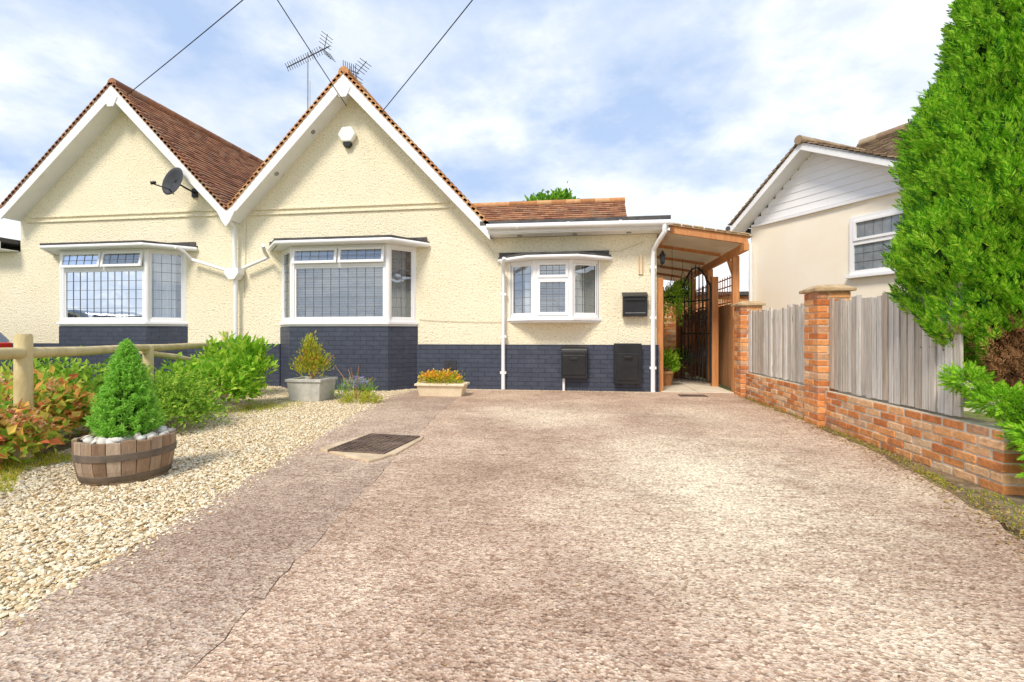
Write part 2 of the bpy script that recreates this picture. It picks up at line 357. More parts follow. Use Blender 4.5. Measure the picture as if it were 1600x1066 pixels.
def inpoly(P,poly):
    x,y=P[:,0],P[:,1]; c=np.zeros(len(P),bool); n=len(poly); j=n-1
    for i in range(n):
        xi,yi=poly[i]; xj,yj=poly[j]
        cond=((yi>y)!=(yj>y))&(x<(xj-xi)*(y-yi)/(yj-yi+1e-12)+xi); c^=cond; j=i
    return c
bmi=bmesh.new(); bmesh.ops.create_icosphere(bmi,subdivisions=1,radius=1); bmi.verts.ensure_lookup_table()
IV=np.array([v.co[:] for v in bmi.verts]); IF=np.array([[v.index for v in f.verts] for f in bmi.faces]); bmi.free(); NV=len(IV)
def stones(P,size,flatn=.6):
    n=len(P); J=IV[None]*(1+.25*rng.normal(size=(n,NV,1)).clip(-1,1))
    sc=np.stack([size*(.8+.5*rng.random(n)),size*(.6+.4*rng.random(n)),size*flatn*(.6+.5*rng.random(n))],1)
    J=J*sc[:,None,:]; a=rng.random(n)*6.283; ca,sa=np.cos(a),np.sin(a)
    X=J[:,:,0]*ca[:,None]-J[:,:,1]*sa[:,None]; Y=J[:,:,0]*sa[:,None]+J[:,:,1]*ca[:,None]
    t=rng.normal(size=n)*.35; Z=J[:,:,2]+X*t[:,None]
    vs=np.stack([X,Y,Z],2)+P[:,None,:]
    tr=IF[None]+NV*np.arange(n)[:,None,None]
    return vs.reshape(-1,3),tr.reshape(-1,3)
def samp(n,x0,x1,y0,y1,poly,pw=1.0):
    Y=y0+(y1-y0)*rng.random(n)**pw; X=x0+(x1-x0)*rng.random(n); P=np.stack([X,Y,np.zeros(n)],1)
    return P[inpoly(P,poly)]
Pg=samp(185000,-6.3,-1.4,.8,8,gpoly,1.65); Pg[:,2]=rng.random(len(Pg))*.009
sz=.0048+.0088*rng.random(len(Pg))**1.9
v_,t_=stones(Pg,sz)
fastmesh('gravel',v_,t_,[STONE],kind='stuff')
ns=700; ty=rng.random(ns)*7; ex=np.interp(ty+.9,[e[1] for e in edge],[e[0] for e in edge])
Ps=np.stack([ex+.02+np.abs(rng.normal(size=ns))*.06,ty+.9,np.full(ns,.014)],1)
v_,t_=stones(Ps,.004+.006*rng.random(ns)); fastmesh('stray_gravel',v_,t_,[STONE],kind='stuff')

# ------------------------------------------------------------ roofs
def tiles(mb,E0,E1,R0,g=.1,w=.165):
    E0,E1,R0=V(E0),V(E1),V(R0); u=(E1-E0); L=u.length; u.normalize(); v=(R0-E0); S=v.length; v.normalize(); n=u.cross(v)
    if n.z<0: n=-n
    i=0
    while i*g<S-.02:
        a=i*g-.02; b=min((i+1)*g+.045,S)
        x=-(w/2 if i%2 else 0)
        while x<L-.01:
            x0=max(x,0)+.001; x1=min(x+w,L)-.001
            if x1-x0>.02:
                j=random.uniform(-.003,.005); q=lambda s_,t_,h:E0+u*s_+v*t_+n*h
                mb.add([q(x0,a,.026+j),q(x1,a,.026+j),q(x1,b,0),q(x0,b,0),q(x0,a,.042+j),q(x1,a,.042+j),q(x1,b,.014),q(x0,b,.014)],
                       [(0,3,2,1),(4,5,6,7),(0,1,5,4),(1,2,6,5),(2,3,7,6),(3,0,4,7)])
            x+=w
        i+=1
    mb.obox(E0,u,v,.03,L-.03,.02,S-.01,-.03,-.002,n)
def ridge(mb,a,b,r=.09):
    a=V(a);b=V(b);L=(b-a).length;t=(b-a).normalized();n=max(1,int(L/.32))
    for i in range(n):
        p=a+t*(i*L/n+.003);q=a+t*((i+1)*L/n-.003+.02); mb.tube([p,q],[r*1.04,r],10)
def vergeline(mb,E,R,y):
    E=V((E[0],y,E[1]));R=V((R[0],y,R[1]));d=(R-E);S=d.length;d.normalize();n=V((-d.z,0,d.x)); n=n if n.z>0 else -n
    i=0
    while i*.1<S:
        a=i*.1-.02;b=min(i*.1+.14,S); P=lambda t,yy,h:E+d*t+V((0,yy,0))+n*h
        mb.add([P(a,-.04,.0),P(a,.12,.02),P(b,.12,.0),P(b,-.04,-.02),P(a,-.04,.06),P(a,.12,.06),P(b,.12,.03),P(b,-.04,.03)],
            [(0,3,2,1),(4,5,6,7),(0,1,5,4),(1,2,6,5),(2,3,7,6),(3,0,4,7)]); i+=1
def barge(mb,ax,az,ex,ez,y,h=.22):
    mb.xz([(ax,az),(ex,ez),(ex,ez-h*.9),(ax,az-h*1.2)] if ex>ax else [(ex,ez),(ax,az),(ax,az-h*1.2),(ex,ez-h*.9)],y-.03,y)
def soffit(mb,ax,az,ex,ez,y0,y1):
    mb.xz([(ax,az-.245),(ex,ez-.175),(ex,ez-.155),(ax,az-.225)],y0,y1)

# ------------------------------------------------------------ bay windows
def bay(house,xs,yf,yw,z0,z1,zt,style,label,canopy_h=.062):
    pts=[V((xs[0],yw,0)),V((xs[1],yf,0)),V((xs[2],yf,0)),V((xs[3],yw,0))]
    fr=MB();gl=MB();ld=MB();sashes=[];bl=MB()
    def pane(o,u,n,u0,u1,a0,a1,off=-.03,nx=None,nz=None):
        gl.add([o+u*u0+n*off+V((0,0,a0)),o+u*u1+n*off+V((0,0,a0)),o+u*u1+n*off+V((0,0,a1)),o+u*u0+n*off+V((0,0,a1))],[(0,1,2,3)])
        nx=nx or max(2,round((u1-u0)/.15)); nz=nz or max(2,round((a1-a0)/.17)); t=.0034
        for i in range(1,nx):
            c=u0+(u1-u0)*i/nx; ld.obox(o,u,n,c-t,c+t,off+.001,off+.007,a0,a1)
        for i in range(1,nz):
            c=a0+(a1-a0)*i/nz; ld.obox(o,u,n,u0,u1,off+.0015,off+.0065,c-t,c+t)
    def ring(m,o,u,n,u0,u1,a0,a1,w,n0,n1):
        m.obox(o,u,n,u0,u0+w,n0,n1,a0,a1);m.obox(o,u,n,u1-w,u1,n0,n1,a0,a1)
        m.obox(o,u,n,u0+w,u1-w,n0,n1,a0,a0+w);m.obox(o,u,n,u0+w,u1-w,n0,n1,a1-w,a1)
    for i in range(3):
        A,B=pts[i],pts[i+1];u=(B-A);L=u.length;u.normalize();n=V((u.y,-u.x,0))
        w=.055
        ring(fr,A,u,n,0,L,z0,z1,w,-.07,0)
        if style=='main' and i==1:
            fr.obox(A,u,n,w,L-w,-.068,-.002,zt-.03,zt+.03); fr.obox(A,u,n,L/2-.025,L/2+.025,-.066,-.004,zt+.03,z1-w)
            ring(fr,A,u,n,w,L-w,z0+w,zt-.03,.03,-.05,-.012)
            pane(A,u,n,w+.03,L-w-.03,z0+w+.03,zt-.06,-.03)
            for (a,b) in ((w,L/2-.025),(L/2+.025,L-w)):
                s=MB(); ring(s,A,u,n,a-.012,b+.012,zt+.015,z1-w+.012,.045,-.005,.03)
                s2=MB(); s2.add([A+u*(a+.03)+n*.012+V((0,0,zt+.055)),A+u*(b-.03)+n*.012+V((0,0,zt+.055)),A+u*(b-.03)+n*.012+V((0,0,z1-w-.03)),A+u*(a+.03)+n*.012+V((0,0,z1-w-.03))],[(0,1,2,3)])
                s3=MB()
                for k in range(1,5):
                    c=a+(b-a)*k/5; s3.obox(A,u,n,c-.0034,c+.0034,.013,.018,zt+.055,z1-w-.03)
                zc=(zt+z1-w)/2; s3.obox(A,u,n,a+.03,b-.03,.0135,.0175,zc-.0034,zc+.0034)
                hz=z1-w; ang=.16; sa=MB(); sashes.append(sa)
                for src,dst in ((s,sa),(s2,gl),(s3,ld)):
                    nv=[]
                    for p in src.v:
                        rel=hz-p.z; q=p+n*(rel*math.sin(ang)); q.z=hz-rel*math.cos(ang); nv.append(q)
                    dst.add(nv,src.f)
        elif style=='bow' and i==1:
            fr.obox(A,u,n,w,L-w,-.068,-.002,zt-.025,zt+.025)
            for (q0,q1,ww) in ((z0+w-.01,zt-.015,.045),(zt+.015,z1-w+.01,.04)):
                sa=MB(); sashes.append(sa); ring(sa,A,u,n,w-.01,L-w+.01,q0,q1,ww,-.02,.02)
            pane(A,u,n,w+.035,L-w-.035,z0+w+.035,zt-.06,-.03,4,5); pane(A,u,n,w+.03,L-w-.03,zt+.055,z1-w-.03,-.03,4,2)
        else:
            ring(fr,A,u,n,w,L-w,z0+w,z1-w,.028,-.05,-.012)
            pane(A,u,n,w+.028,L-w-.028,z0+w+.028,z1-w-.028,nz=(7 if style=='main' else 6))
    for p in pts[1:3]:
        fr.tube([p+V((0,.03,z0)),p+V((0,.03,z1))],.042,12)
    win=obj(fr,'bay_window',UPVC,house,bevel=.004,label=label)
    for sa in sashes: obj(sa,'opening_light',UPVC,win,bevel=.004)
    obj(gl,'glass',GLASS,win); obj(ld,'leaded_lattice',LEAD,win)
    z=z0+.06
    xa,xb=xs[1]+.05,xs[2]-.05
    while z<z1-.05:
        bl.add([(xa,yf+.13,z),(xb,yf+.13,z),(xb,yf+.15,z+.036),(xa,yf+.15,z+.036)],[(0,1,2,3)]); z+=.042
    obj(bl,'blind',BLIND,win)
    for s in (0,1):
        cu=MB()
        A=pts[0] if s==0 else pts[2]; B=pts[1] if s==0 else pts[3]
        u=(B-A).normalized();n=V((u.y,-u.x,0));L=(B-A).length; k=24; vs=[]
        for j in range(k+1):
            q=A+u*(.04+(L-.08)*j/k*(.85 if style=='main' else .7)+(0 if s==0 else L*.12))-n*(.12+.018*math.sin(j*2.1)); vs+=[q+V((0,0,z0+.03)),q+V((0,0,z1-.03))]
        cu.add(vs,[(2*j,2*j+2,2*j+3,2*j+1) for j in range(k)])
        obj(cu,'net_curtain',CURT,win,smooth=True)
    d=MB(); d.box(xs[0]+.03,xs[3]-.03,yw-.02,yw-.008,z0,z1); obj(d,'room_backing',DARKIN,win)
    off=lambda o:[(xs[0]-o*1.1,yw+.02),(xs[1]-o*.7,yf-o),(xs[2]+o*.7,yf-o),(xs[3]+o*1.1,yw+.02)]
    si=MB(); si.prism(off(.055),z0-.045,z0-.002); si.prism(off(.02),z0-.075,z0-.046); obj(si,'sill',UPVC,win,bevel=.006)
    if style=='main':
        pb=MB(); pb.prism([(xs[0]-.04,yw+.01),(xs[1]-.02,yf-.02),(xs[2]+.02,yf-.02),(xs[3]+.04,yw+.01)],-.03,z0-.077); obj(pb,'brick_base',CHAR,win)
    o=.17 if style=='main' else .12
    f=MB(); f.prism(off(o),z1+.002,z1+canopy_h)
    rf=obj(f,'bay_roof',WPAINT,win,bevel=.004)
    f=MB(); f.prism(off(o+.06),z1+canopy_h+.001,z1+canopy_h+.035)
    obj(f,'bay_roof_felt',FELT,win)
    bx('lead_flashing',FELT,win,xs[0]-o*1.3,xs[3]+o*1.15,yw-.03,yw-.002,z1+canopy_h+.035,z1+canopy_h+.105)
    g=MB(); r=off(o+.035); zz=z1+canopy_h*.5; g.tube([V((r[0][0],yw-.02,zz)),V((r[1][0],r[1][1],zz)),V((r[2][0],r[2][1],zz)),V((r[3][0],yw-.02,zz))],.038 if style=='main' else .031,10)
    obj(g,'gutter',UPVC,win,smooth=True)
    return win

YF=8.0; YV=7.70
def plinth(par,x0,x1,gaps):
    a=x0
    for g0,g1 in gaps: bx('brick_plinth',CHAR,par,a,g0,YF-.03,YF+.01,-.03,.765); a=g1
    bx('brick_plinth',CHAR,par,a,x1,YF-.03,YF+.01,-.03,.765)
def band(par,x0,x1,z): bx('string_course',CREAM,par,x0,x1,YF-.028,YF+.01,z-.012,z+.012)
def vent(par,x,z):
    mb=MB(); mb.box(x-.11,x+.11,YF-.042,YF-.028,z-.075,z+.075)
    for i in range(7): mb.box(x-.1+i*.031,x-.1+i*.031+.012,YF-.05,YF-.04,z-.07,z+.07)
    for i in range(5): mb.box(x-.105,x+.105,YF-.048,YF-.041,z-.065+i*.031,z-.065+i*.031+.01)
    obj(mb,'air_vent',DISH,par)
# ------------------------------------------------------------ centre bungalow
C_A=(-3.98,5.36); C_R=(-1.46,2.66); C_L=(-6.13,3.12); YB=13.9
H=root('bungalow',(-2.5,8,0),'cream roughcast bungalow with charcoal brick base beside concrete driveway','house','pair of joined bungalows')
mb=MB(); mb.xz([(-6.15,-.03),(1.2,-.03),(1.2,2.55),(-1.52,2.55),(-3.98,5.19),(-6.15,2.97)],YF,YF+.25)
mb.box(.95,1.2,YF+.25,13.5,-.03,2.55); mb.box(-6.15,1.2,13.5,13.75,-.03,2.55); mb.box(-1.72,-1.62,YF+.25,13.5,0,2.6)
wall=obj(mb,'wall',CREAM,H)
plinth(H,-6.13,1.21,[(-5.34,-2.79)]); bx('brick_plinth',CHAR,H,1.2,1.23,YF-.03,13.5,-.03,.764)
band(H,-6.1,-2.15,3.10); band(H,-6.05,-2.22,3.19)
vent(H,-2.2,.42); vent(H,-5.65,.42)
mb=MB(); tiles(mb,(C_R[0],YV,C_R[1]),(C_R[0],YB,C_R[1]),(C_A[0],YV,C_A[1])); tiles(mb,(C_L[0],YV,C_L[1]),(C_L[0],YB,C_L[1]),(C_A[0],YV,C_A[1]))
roof=obj(mb,'roof',TILE,H)
mb=MB(); ridge(mb,(C_A[0],YV-.02,C_A[1]+.02),(C_A[0],YB,C_A[1]+.02)); obj(mb,'ridge_tiles',TILEO,roof,smooth=True)
mb=MB(); vergeline(mb,C_R,C_A,YV); vergeline(mb,C_L,C_A,YV); obj(mb,'verge_tiles',TILEO,roof)
mb=MB(); barge(mb,C_A[0],C_A[1],C_R[0],C_R[1],YV); barge(mb,C_A[0],C_A[1],C_L[0],C_L[1],YV)
mb.xz([(C_A[0]-.14,C_A[1]-.26),(C_A[0],C_A[1]-.05),(C_A[0]+.14,C_A[1]-.26),(C_A[0]+.06,C_A[1]-.42),(C_A[0]-.06,C_A[1]-.42)],YV-.045,YV-.028)
obj(mb,'bargeboard',WPAINT,roof,bevel=.004)
mb=MB(); soffit(mb,*C_A,*C_R,YV,YF); soffit(mb,*C_A,*C_L,YV,YF); obj(mb,'soffit',WPAINT,roof)
def sofspot(par,A,E,t):
    x=A[0]+(E[0]-A[0])*t; z=A[1]-.245+(E[1]-.175-A[1]+.245)*t; d=V((E[0]-A[0],0,E[1]-A[1])).normalized(); n=V((d.z,0,-d.x)); n=n if n.z<0 else -n
    c=V((x,7.84,z)); mb=MB(); mb.tube([c,c+n*.015],.04,14); obj(mb,'soffit_spotlight',GREYM,par,smooth=True)
for t in (.3,.62): sofspot(roof,C_A,C_L,t); sofspot(roof,C_A,C_R,t)
bay(H,(-5.32,-4.88,-3.165,-2.81),7.6,YF,1.145,2.43,2.11,'main','white leaded bay window over dark brick base')
bay(H,(-1.20,-.74,-.16,.31),7.74,YF,1.20,2.13,1.83,'bow','small white leaded bow window')
mb=MB(); mb.box(-1.62,1.36,7.66,13.8,2.70,2.76); fr_=obj(mb,'flat_roof',FELT,H)
mb=MB(); mb.box(-1.55,1.33,7.68,7.70,2.57,2.70); mb.box(1.31,1.33,7.70,13.7,2.57,2.70); obj(mb,'fascia',WPAINT,fr_,bevel=.003)
mb=MB(); mb.box(-1.5,1.31,7.70,YF,2.555,2.57); mb.box(1.2,1.31,YF,13.7,2.555,2.57); obj(mb,'soffit',WPAINT,fr_)
for x in (-1.0,-.1,.75):
    mb=MB(); mb.lathe([(.04,0),(.04,-.012),(.02,-.014)],(x,7.85,2.554),14); obj(mb,'soffit_spotlight',GREYM,fr_)
mb=MB(); mb.tube([(-1.5,7.62,2.66),(1.38,7.62,2.64)],.045,12)
for x in (-1.0,-.2,.6): mb.tube([(x-.02,7.62,2.65),(x+.02,7.62,2.65)],.052,12)
gut=obj(mb,'gutter',UPVC,fr_,smooth=True)
mb=MB(); mb.tube([(1.26,7.62,2.62),(1.26,7.62,2.5),(1.2,7.72,2.4),(1.14,7.9,2.28),(1.13,7.915,2.15),(1.13,7.915,.03),(1.13,7.86,.0)],.036,12)
for z in (2.0,1.2,.4): mb.box(1.08,1.18,7.9,7.97,z-.02,z+.02)
obj(mb,'downpipe',UPVC,H,smooth=True)
mb=MB(); mb.tube([(-1.22,7.66,2.16),(-1.26,7.72,2.08),(-1.28,7.92,1.98),(-1.28,7.92,.02)],.033,12)
for z in (1.6,.9,.3): mb.box(-1.33,-1.23,7.9,7.97,z-.02,z+.02)
obj(mb,'downpipe',UPVC,H,smooth=True)
mb=MB(); X=-6.18
mb.tube([(X,7.72,3.08),(X,7.76,2.95),(X,7.9,2.85),(X,7.92,2.1)],.036,12)
mb.tube([(X+.03,7.9,1.95),(X+.03,7.9,.55)],.036,12)
mb.xz([(X-.12,2.12),(X+.15,2.12),(X+.15,2.02),(X+.07,1.92),(X-.04,1.92),(X-.12,2.02)],7.8,7.97)
mb.tube([(-5.4,7.6,2.46),(-5.46,7.72,2.38),(-5.5,7.88,2.3),(-5.98,7.88,2.12)],.03,10)
obj(mb,'downpipe',UPVC,H,smooth=True,label='white valley downpipe with hopper')
mb=MB(); tiles(mb,(-2.6,9.6,2.78),(.95,9.6,2.78),(-2.6,11,3.90)); tiles(mb,(-2.6,12.4,2.78),(.95,12.4,2.78),(-2.6,11,3.90))
rr=obj(mb,'rear_roof',TILE,H); mb=MB(); ridge(mb,(-2.6,11,3.92),(.95,11,3.92),.07); obj(mb,'ridge_tiles',TILEO,rr,smooth=True)
mb=MB(); mb.add([(.9,9.65,2.76),(.9,12.35,2.76),(.9,11,3.86)],[(0,1,2)]); obj(mb,'gable_infill',CREAM,rr)
for pp in ([(-2.75,7.985,1.19),(-2.4,7.985,1.165),(-1.9,7.985,1.15),(-1.45,7.985,1.14),(-1.25,7.985,1.15)],[(-1.6,7.985,2.5),(-1.45,7.985,2.3),(.6,7.985,2.28),(1.0,7.985,2.42)],[(-6.05,7.985,1.6),(-6.02,7.985,2.4),(-6.0,7.985,3.0)]):
    mb=MB(); mb.tube(pp,.004,5); obj(mb,'wall_cable',CABL,H)

# ------------------------------------------------------------ neighbour half
L_A=(-8.47,5.50); L_R=(-6.17,3.12); L_L=(-10.86,3.32)
K=root('bungalow',(-9,8,0),'adjoining cream roughcast bungalow with satellite dish','house','pair of joined bungalows')
mb=MB(); mb.xz([(-13.5,-.03),(-6.152,-.03),(-6.152,2.97),(-8.47,5.33),(-10.86,3.15),(-10.86,2.55),(-13.5,2.55)],YF,YF+.25); mb.box(-13.5,-6.2,13.5,13.75,0,2.55); mb.box(-13.5,-13.25,8.25,13.5,0,2.55); obj(mb,'wall',CREAM,K)
plinth(K,-13.5,-6.14,[(-9.92,-7.2)])
band(K,-10.7,-6.2,3.12); band(K,-10.6,-6.25,3.21)
vent(K,-10.4,.42)
mb=MB(); tiles(mb,(L_R[0],YV,L_R[1]),(L_R[0],YB,L_R[1]),(L_A[0],YV,L_A[1])); tiles(mb,(L_L[0],YV,L_L[1]),(L_L[0],YB,L_L[1]),(L_A[0],YV,L_A[1]))
kr=obj(mb,'roof',TILE,K)
mb=MB(); ridge(mb,(L_A[0],YV-.02,L_A[1]+.02),(L_A[0],YB,L_A[1]+.02)); obj(mb,'ridge_tiles',TILE,kr,smooth=True)
mb=MB(); vergeline(mb,L_R,L_A,YV); vergeline(mb,L_L,L_A,YV); obj(mb,'verge_tiles',TILE,kr)
mb=MB(); barge(mb,*L_A,*L_R,YV); barge(mb,*L_A,*L_L,YV)
mb.xz([(L_A[0]-.14,L_A[1]-.26),(L_A[0],L_A[1]-.05),(L_A[0]+.14,L_A[1]-.26),(L_A[0]+.06,L_A[1]-.42),(L_A[0]-.06,L_A[1]-.42)],YV-.045,YV-.028)
mb.xz([(-6.33,3.10),(-5.97,3.10),(-6.08,2.90),(-6.15,2.82),(-6.22,2.90)],YV-.05,YV-.032)
obj(mb,'bargeboard',WPAINT,kr,bevel=.004)
mb=MB(); soffit(mb,*L_A,*L_R,YV,YF); soffit(mb,*L_A,*L_L,YV,YF); obj(mb,'soffit',WPAINT,kr)
mb=MB(); mb.box(-13.6,-10.9,7.66,13.8,2.70,2.78); kf=obj(mb,'flat_roof',FELT,K)
mb=MB(); mb.box(-13.5,-10.9,7.68,7.70,2.57,2.70); mb.box(-13.5,-10.9,7.70,YF,2.555,2.57); obj(mb,'fascia',WPAINT,kf)
bay(K,(-9.88,-9.44,-7.68,-7.23),7.6,YF,1.16,2.47,2.13,'main','white leaded bay window over dark brick base')
mb=MB(); mb.tube([(-7.1,7.62,2.48),(-7.06,7.75,2.42),(-7.02,7.88,2.3),(-6.35,7.88,2.1)],.03,10); obj(mb,'downpipe',UPVC,K,smooth=True)

# ------------------------------------------------------------ wall fittings
a=root('alarm_box',(-4.04,7.98,4.4),'white hexagonal alarm box on the gable wall','alarm box')
mb=MB(); hexa=[(-4.04+.165*math.cos(q),4.42+.15*math.sin(q)) for q in [math.pi/3*i for i in range(6)]]
mb.xz(hexa,7.9,7.995); obj(mb,'cover',ALARM,a,bevel=.02)
mb=MB(); mb.xz([(-4.1,4.30),(-3.98,4.30),(-3.96,4.26),(-4.0,4.2),(-4.08,4.2),(-4.12,4.26)],7.92,7.985); obj(mb,'strobe_light',BLACK,a,bevel=.01)
a=root('satellite_dish',(-7.05,7.98,3.5),'dark grey satellite dish bracketed to the gable wall','satellite dish')
mb=MB(); c=V((-7.10,7.62,3.62)); d=V((-.12,-.98,.16)).normalized(); uu=d.cross(V((0,0,1))).normalized(); ww=uu.cross(d)
n=28; vs=[]; rs=[.004,.08,.15,.21,.26]
for r in rs:
    for k in range(n):
        q=2*math.pi*k/n; tw=.45; ax=r*math.cos(q)*.80; ay=r*math.sin(q)*1.0
        vs.append(c+uu*(ax*math.cos(tw)-ay*math.sin(tw))+ww*(ax*math.sin(tw)+ay*math.cos(tw))+d*(r*r*1.0))
fs=[(i*n+k,i*n+(k+1)%n,(i+1)*n+(k+1)%n,(i+1)*n+k) for i in range(len(rs)-1) for k in range(n)]
mb.add(vs,fs); o=obj(mb,'reflector',DISH,a,smooth=True); sm=o.modifiers.new('thick','SOLIDIFY'); sm.thickness=.008
mb=MB(); lnb=V((-7.36,7.38,3.55)); mb.tube([c-ww*.22,c-ww*.17+d*.1,lnb],.011,8); mb.tube([lnb,lnb+V((.07,.03,.02))],[.03,.022],10); obj(mb,'receiver_arm',BLACK,a,smooth=True)
mb=MB(); mb.tube([c,c-d*.1,V((-7.04,7.82,3.56)),V((-7.04,7.99,3.54))],.016,8); mb.box(-7.1,-6.99,7.97,7.998,3.46,3.62); obj(mb,'bracket',BLACK,a)
a=root('mail_box',(.85,7.98,1.2),'black wall mounted letter box on cream wall','letter box')
mb=MB(); mb.xz([(.66,1.22),(1.04,1.22),(1.04,1.53),(.66,1.53)],7.87,7.995); mb.add([(.65,7.85,1.53),(1.05,7.85,1.53),(1.05,7.995,1.60),(.65,7.995,1.60),(.65,7.85,1.545),(1.05,7.85,1.545),(1.05,7.995,1.615),(.65,7.995,1.615)],[(0,3,2,1),(4,5,6,7),(0,1,5,4),(1,2,6,5),(2,3,7,6),(3,0,4,7)]); obj(mb,'body',BLACK,a,bevel=.006)
bx('letter_slot',BLACK,a,.70,1.0,7.850,7.872,1.47,1.50,bevel=.003); bx('base_trim',GREYM,a,.69,1.01,7.86,7.871,1.27,1.278,bevel=.002)
for (x0,x1,z0,z1,nme,lab) in ((-.34,.12,.22,.76,'gas_meter_box','black gas meter box low on the brick plinth'),(.52,.95,.14,.79,'electric_meter_cabinet','black meter cabinet low on the brick plinth')):
    a=root(nme,((x0+x1)/2,7.97,z0),lab,'meter box')
    mb=MB()
    if nme[0]=='g':
        mb.box(x0+.02,x1-.02,7.84,7.975,z0,z1-.1)
        k=8; prof=[(7.97,z1-.1)]+[(7.84+.13*(1-math.cos(q)),z1-.1+.09*math.sin(q)) for q in [math.pi/2*i/k for i in range(k+1)]]
        nn=len(prof); mb.add([(x0+.02,p,q) for p,q in prof]+[(x1-.02,p,q) for p,q in prof],[tuple(range(nn)),tuple(range(nn,2*nn))[::-1]]+[(i,nn+i,nn+(i+1)%nn,(i+1)%nn) for i in range(nn)])
    else: mb.box(x0,x1,7.86,7.975,z0,z1)
    obj(mb,'cabinet',BLACK,a,bevel=.008)
    mb=MB(); mb.box(x0+.05,x1-.05,7.827 if nme[0]=='g' else 7.848,7.845 if nme[0]=='g' else 7.862,z0+.06,z1-.16); mb.box((x0+x1)/2-.06,(x0+x1)/2+.06,7.815,7.83,z1-.24,z1-.2); obj(mb,'door',BLACK,a,bevel=.006)
    if nme[0]=='g':
        mb=MB(); mb.tube([(x0+.06,7.93,0),(x0+.06,7.93,z0+.02)],.022,10); obj(mb,'pipe',UPVC,a,smooth=True)
a=root('house_plaque',(.95,7.99,1.9),'narrow cream plaque on the wall','plaque')
bx('plate',TROUGH,a,.91,.99,7.975,7.998,1.9,2.22,bevel=.005)
for x in (.92,.97): bx('raised_edge',CAPM,a,x,x+.01,7.965,7.976,1.92,2.2)
a=root('wall_lantern',(1.25,8.05,2.1),'black carriage lantern on the house corner','lamp')
mb=MB(); mb.tube([(1.2,8.05,2.04),(1.26,8.02,2.01),(1.29,8.0,2.06)],.009,8); mb.lathe([(.015,.0),(.034,.015),(.045,.13),(.056,.14),(.015,.20),(.006,.22)],(1.29,8.0,2.06),6); obj(mb,'housing',BLACK,a)
mb=MB(); mb.lathe([(.038,.03),(.047,.11)],(1.29,8.0,2.062),6); obj(mb,'lamp_glass',DISH,a)

# ------------------------------------------------------------ aerials
def aerial(x,y,z0,zt,L,tilt,nel,el,label):
    a=root('television_aerial',(x,y,z0),label,'aerial','rooftop aerials')
    mb=MB(); mb.tube([(x,y,z0),(x,y,zt+.08)],.014,8); mb.tube([(x+.05,y,z0),(x+.05,y,zt-.5)],.006,5); obj(mb,'mast',GREYM,a,smooth=True)
    d=V((math.cos(tilt)*.96,-.25,math.sin(tilt))).normalized(); s=d.cross(V((0,0,1))).normalized(); k=s.cross(d)
    c=V((x,y,zt)); mb=MB(); mb.tube([c-d*L*.5,c+d*L*.5],.011,6)
    for i in range(nel):
        p=c-d*L*.5+d*(L*.8*i/(nel-1)); ee=k*.9+s*.5; mb.tube([p-ee*el/2,p+ee*el/2],.0065,5)
    p=c+d*L*.38
    for sg in (1,-1):
        for i in range(1,5):
            q=p+d*(.03*i)+k*sg*(.06*i); mb.tube([q-s*.16,q+s*.16],.006,5)
        mb.tube([p,p+d*.13+k*sg*.27],.007,5)
    obj(mb,'antenna_array',DISH,a)
aerial(-5.72,9.5,3.75,6.80,1.2,.15,16,.16,'grey rooftop television aerial on a tall mast')
aerial(-4.50,9.0,4.7,6.15,.45,-.5,7,.25,'small grey rooftop aerial behind the gable')
for A_,B_,f in (((-3.355,7.72,4.62),(-1.47,6.0,5.14),3.2),((-3.93,7.7,4.80),(-3.99,6.0,5.43),3),((-8.18,7.72,5.30),(-5.06,6.5,5.88),3)):
    A_=V(A_);B_=V(B_);mb=MB(); pts=[A_+(B_-A_)*(f*i/16)-V((0,0,.10*math.sin(math.pi*i/16))) for i in range(17)]
    mb.tube(pts,.0075,6); obj(mb,'overhead_cable',BLACK,None,label='black overhead service cable fixed to the gable',cat='cable',group='overhead service cables',origin=A_)

# ------------------------------------------------------------ lean-to canopy
a=root('timber_canopy',(1.9,8,0),'lean-to canopy on orange timber posts over the side path','canopy')
sl=lambda x:2.62-(x-1.2)*.175
def slab(mb,x0,x1,y0,y1,h0,h1):
    mb.add([(x0,y0,sl(x0)+h0),(x1,y0,sl(x1)+h0),(x1,y1,sl(x1)+h0),(x0,y1,sl(x0)+h0),(x0,y0,sl(x0)+h1),(x1,y0,sl(x1)+h1),(x1,y1,sl(x1)+h1),(x0,y1,sl(x0)+h1)],[(0,3,2,1),(4,5,6,7),(0,1,5,4),(1,2,6,5),(2,3,7,6),(3,0,4,7)])
mb=MB(); slab(mb,1.30,2.52,7.78,13.3,-.05,-.042); obj(mb,'roof_sheet',POLY,a)
mb=MB(); slab(mb,1.34,2.55,7.68,7.86,.018,.040)
for i in range(7):
    x=1.37+i*.165; slab(mb,x,x+.14,7.665,7.80,.041,.052+random.uniform(-.004,.006))
obj(mb,'edge_flashing',CAPM,a)
mb=MB(); slab(mb,1.36,2.49,7.71,7.75,-.10,.015)
mb.box(2.40,2.47,7.6,13.2,2.18,2.30); mb.box(1.27,1.31,8.0,13.2,2.42,2.53)
obj(mb,'beam',TIMB,a,bevel=.006)
for yy in (8.9,10.0,11.1,12.2):
    mb=MB(); slab(mb,1.31,2.42,yy,yy+.045,-.10,-.052); obj(mb,'rafter',TIMB,a)
for yy in (8.15,9.7,11.2,12.7):
    mb=MB(); mb.box(2.39,2.49,yy-.05,yy+.05,0,2.18); mb.brd((2.44,yy+.05,1.85),(2.44,yy+.35,2.17),.05,.06); obj(mb,'post',TIMB,a,bevel=.006)
a=root('garden_gate',(2.38,9,0),'black wrought iron gate standing open between orange timber posts','gate')
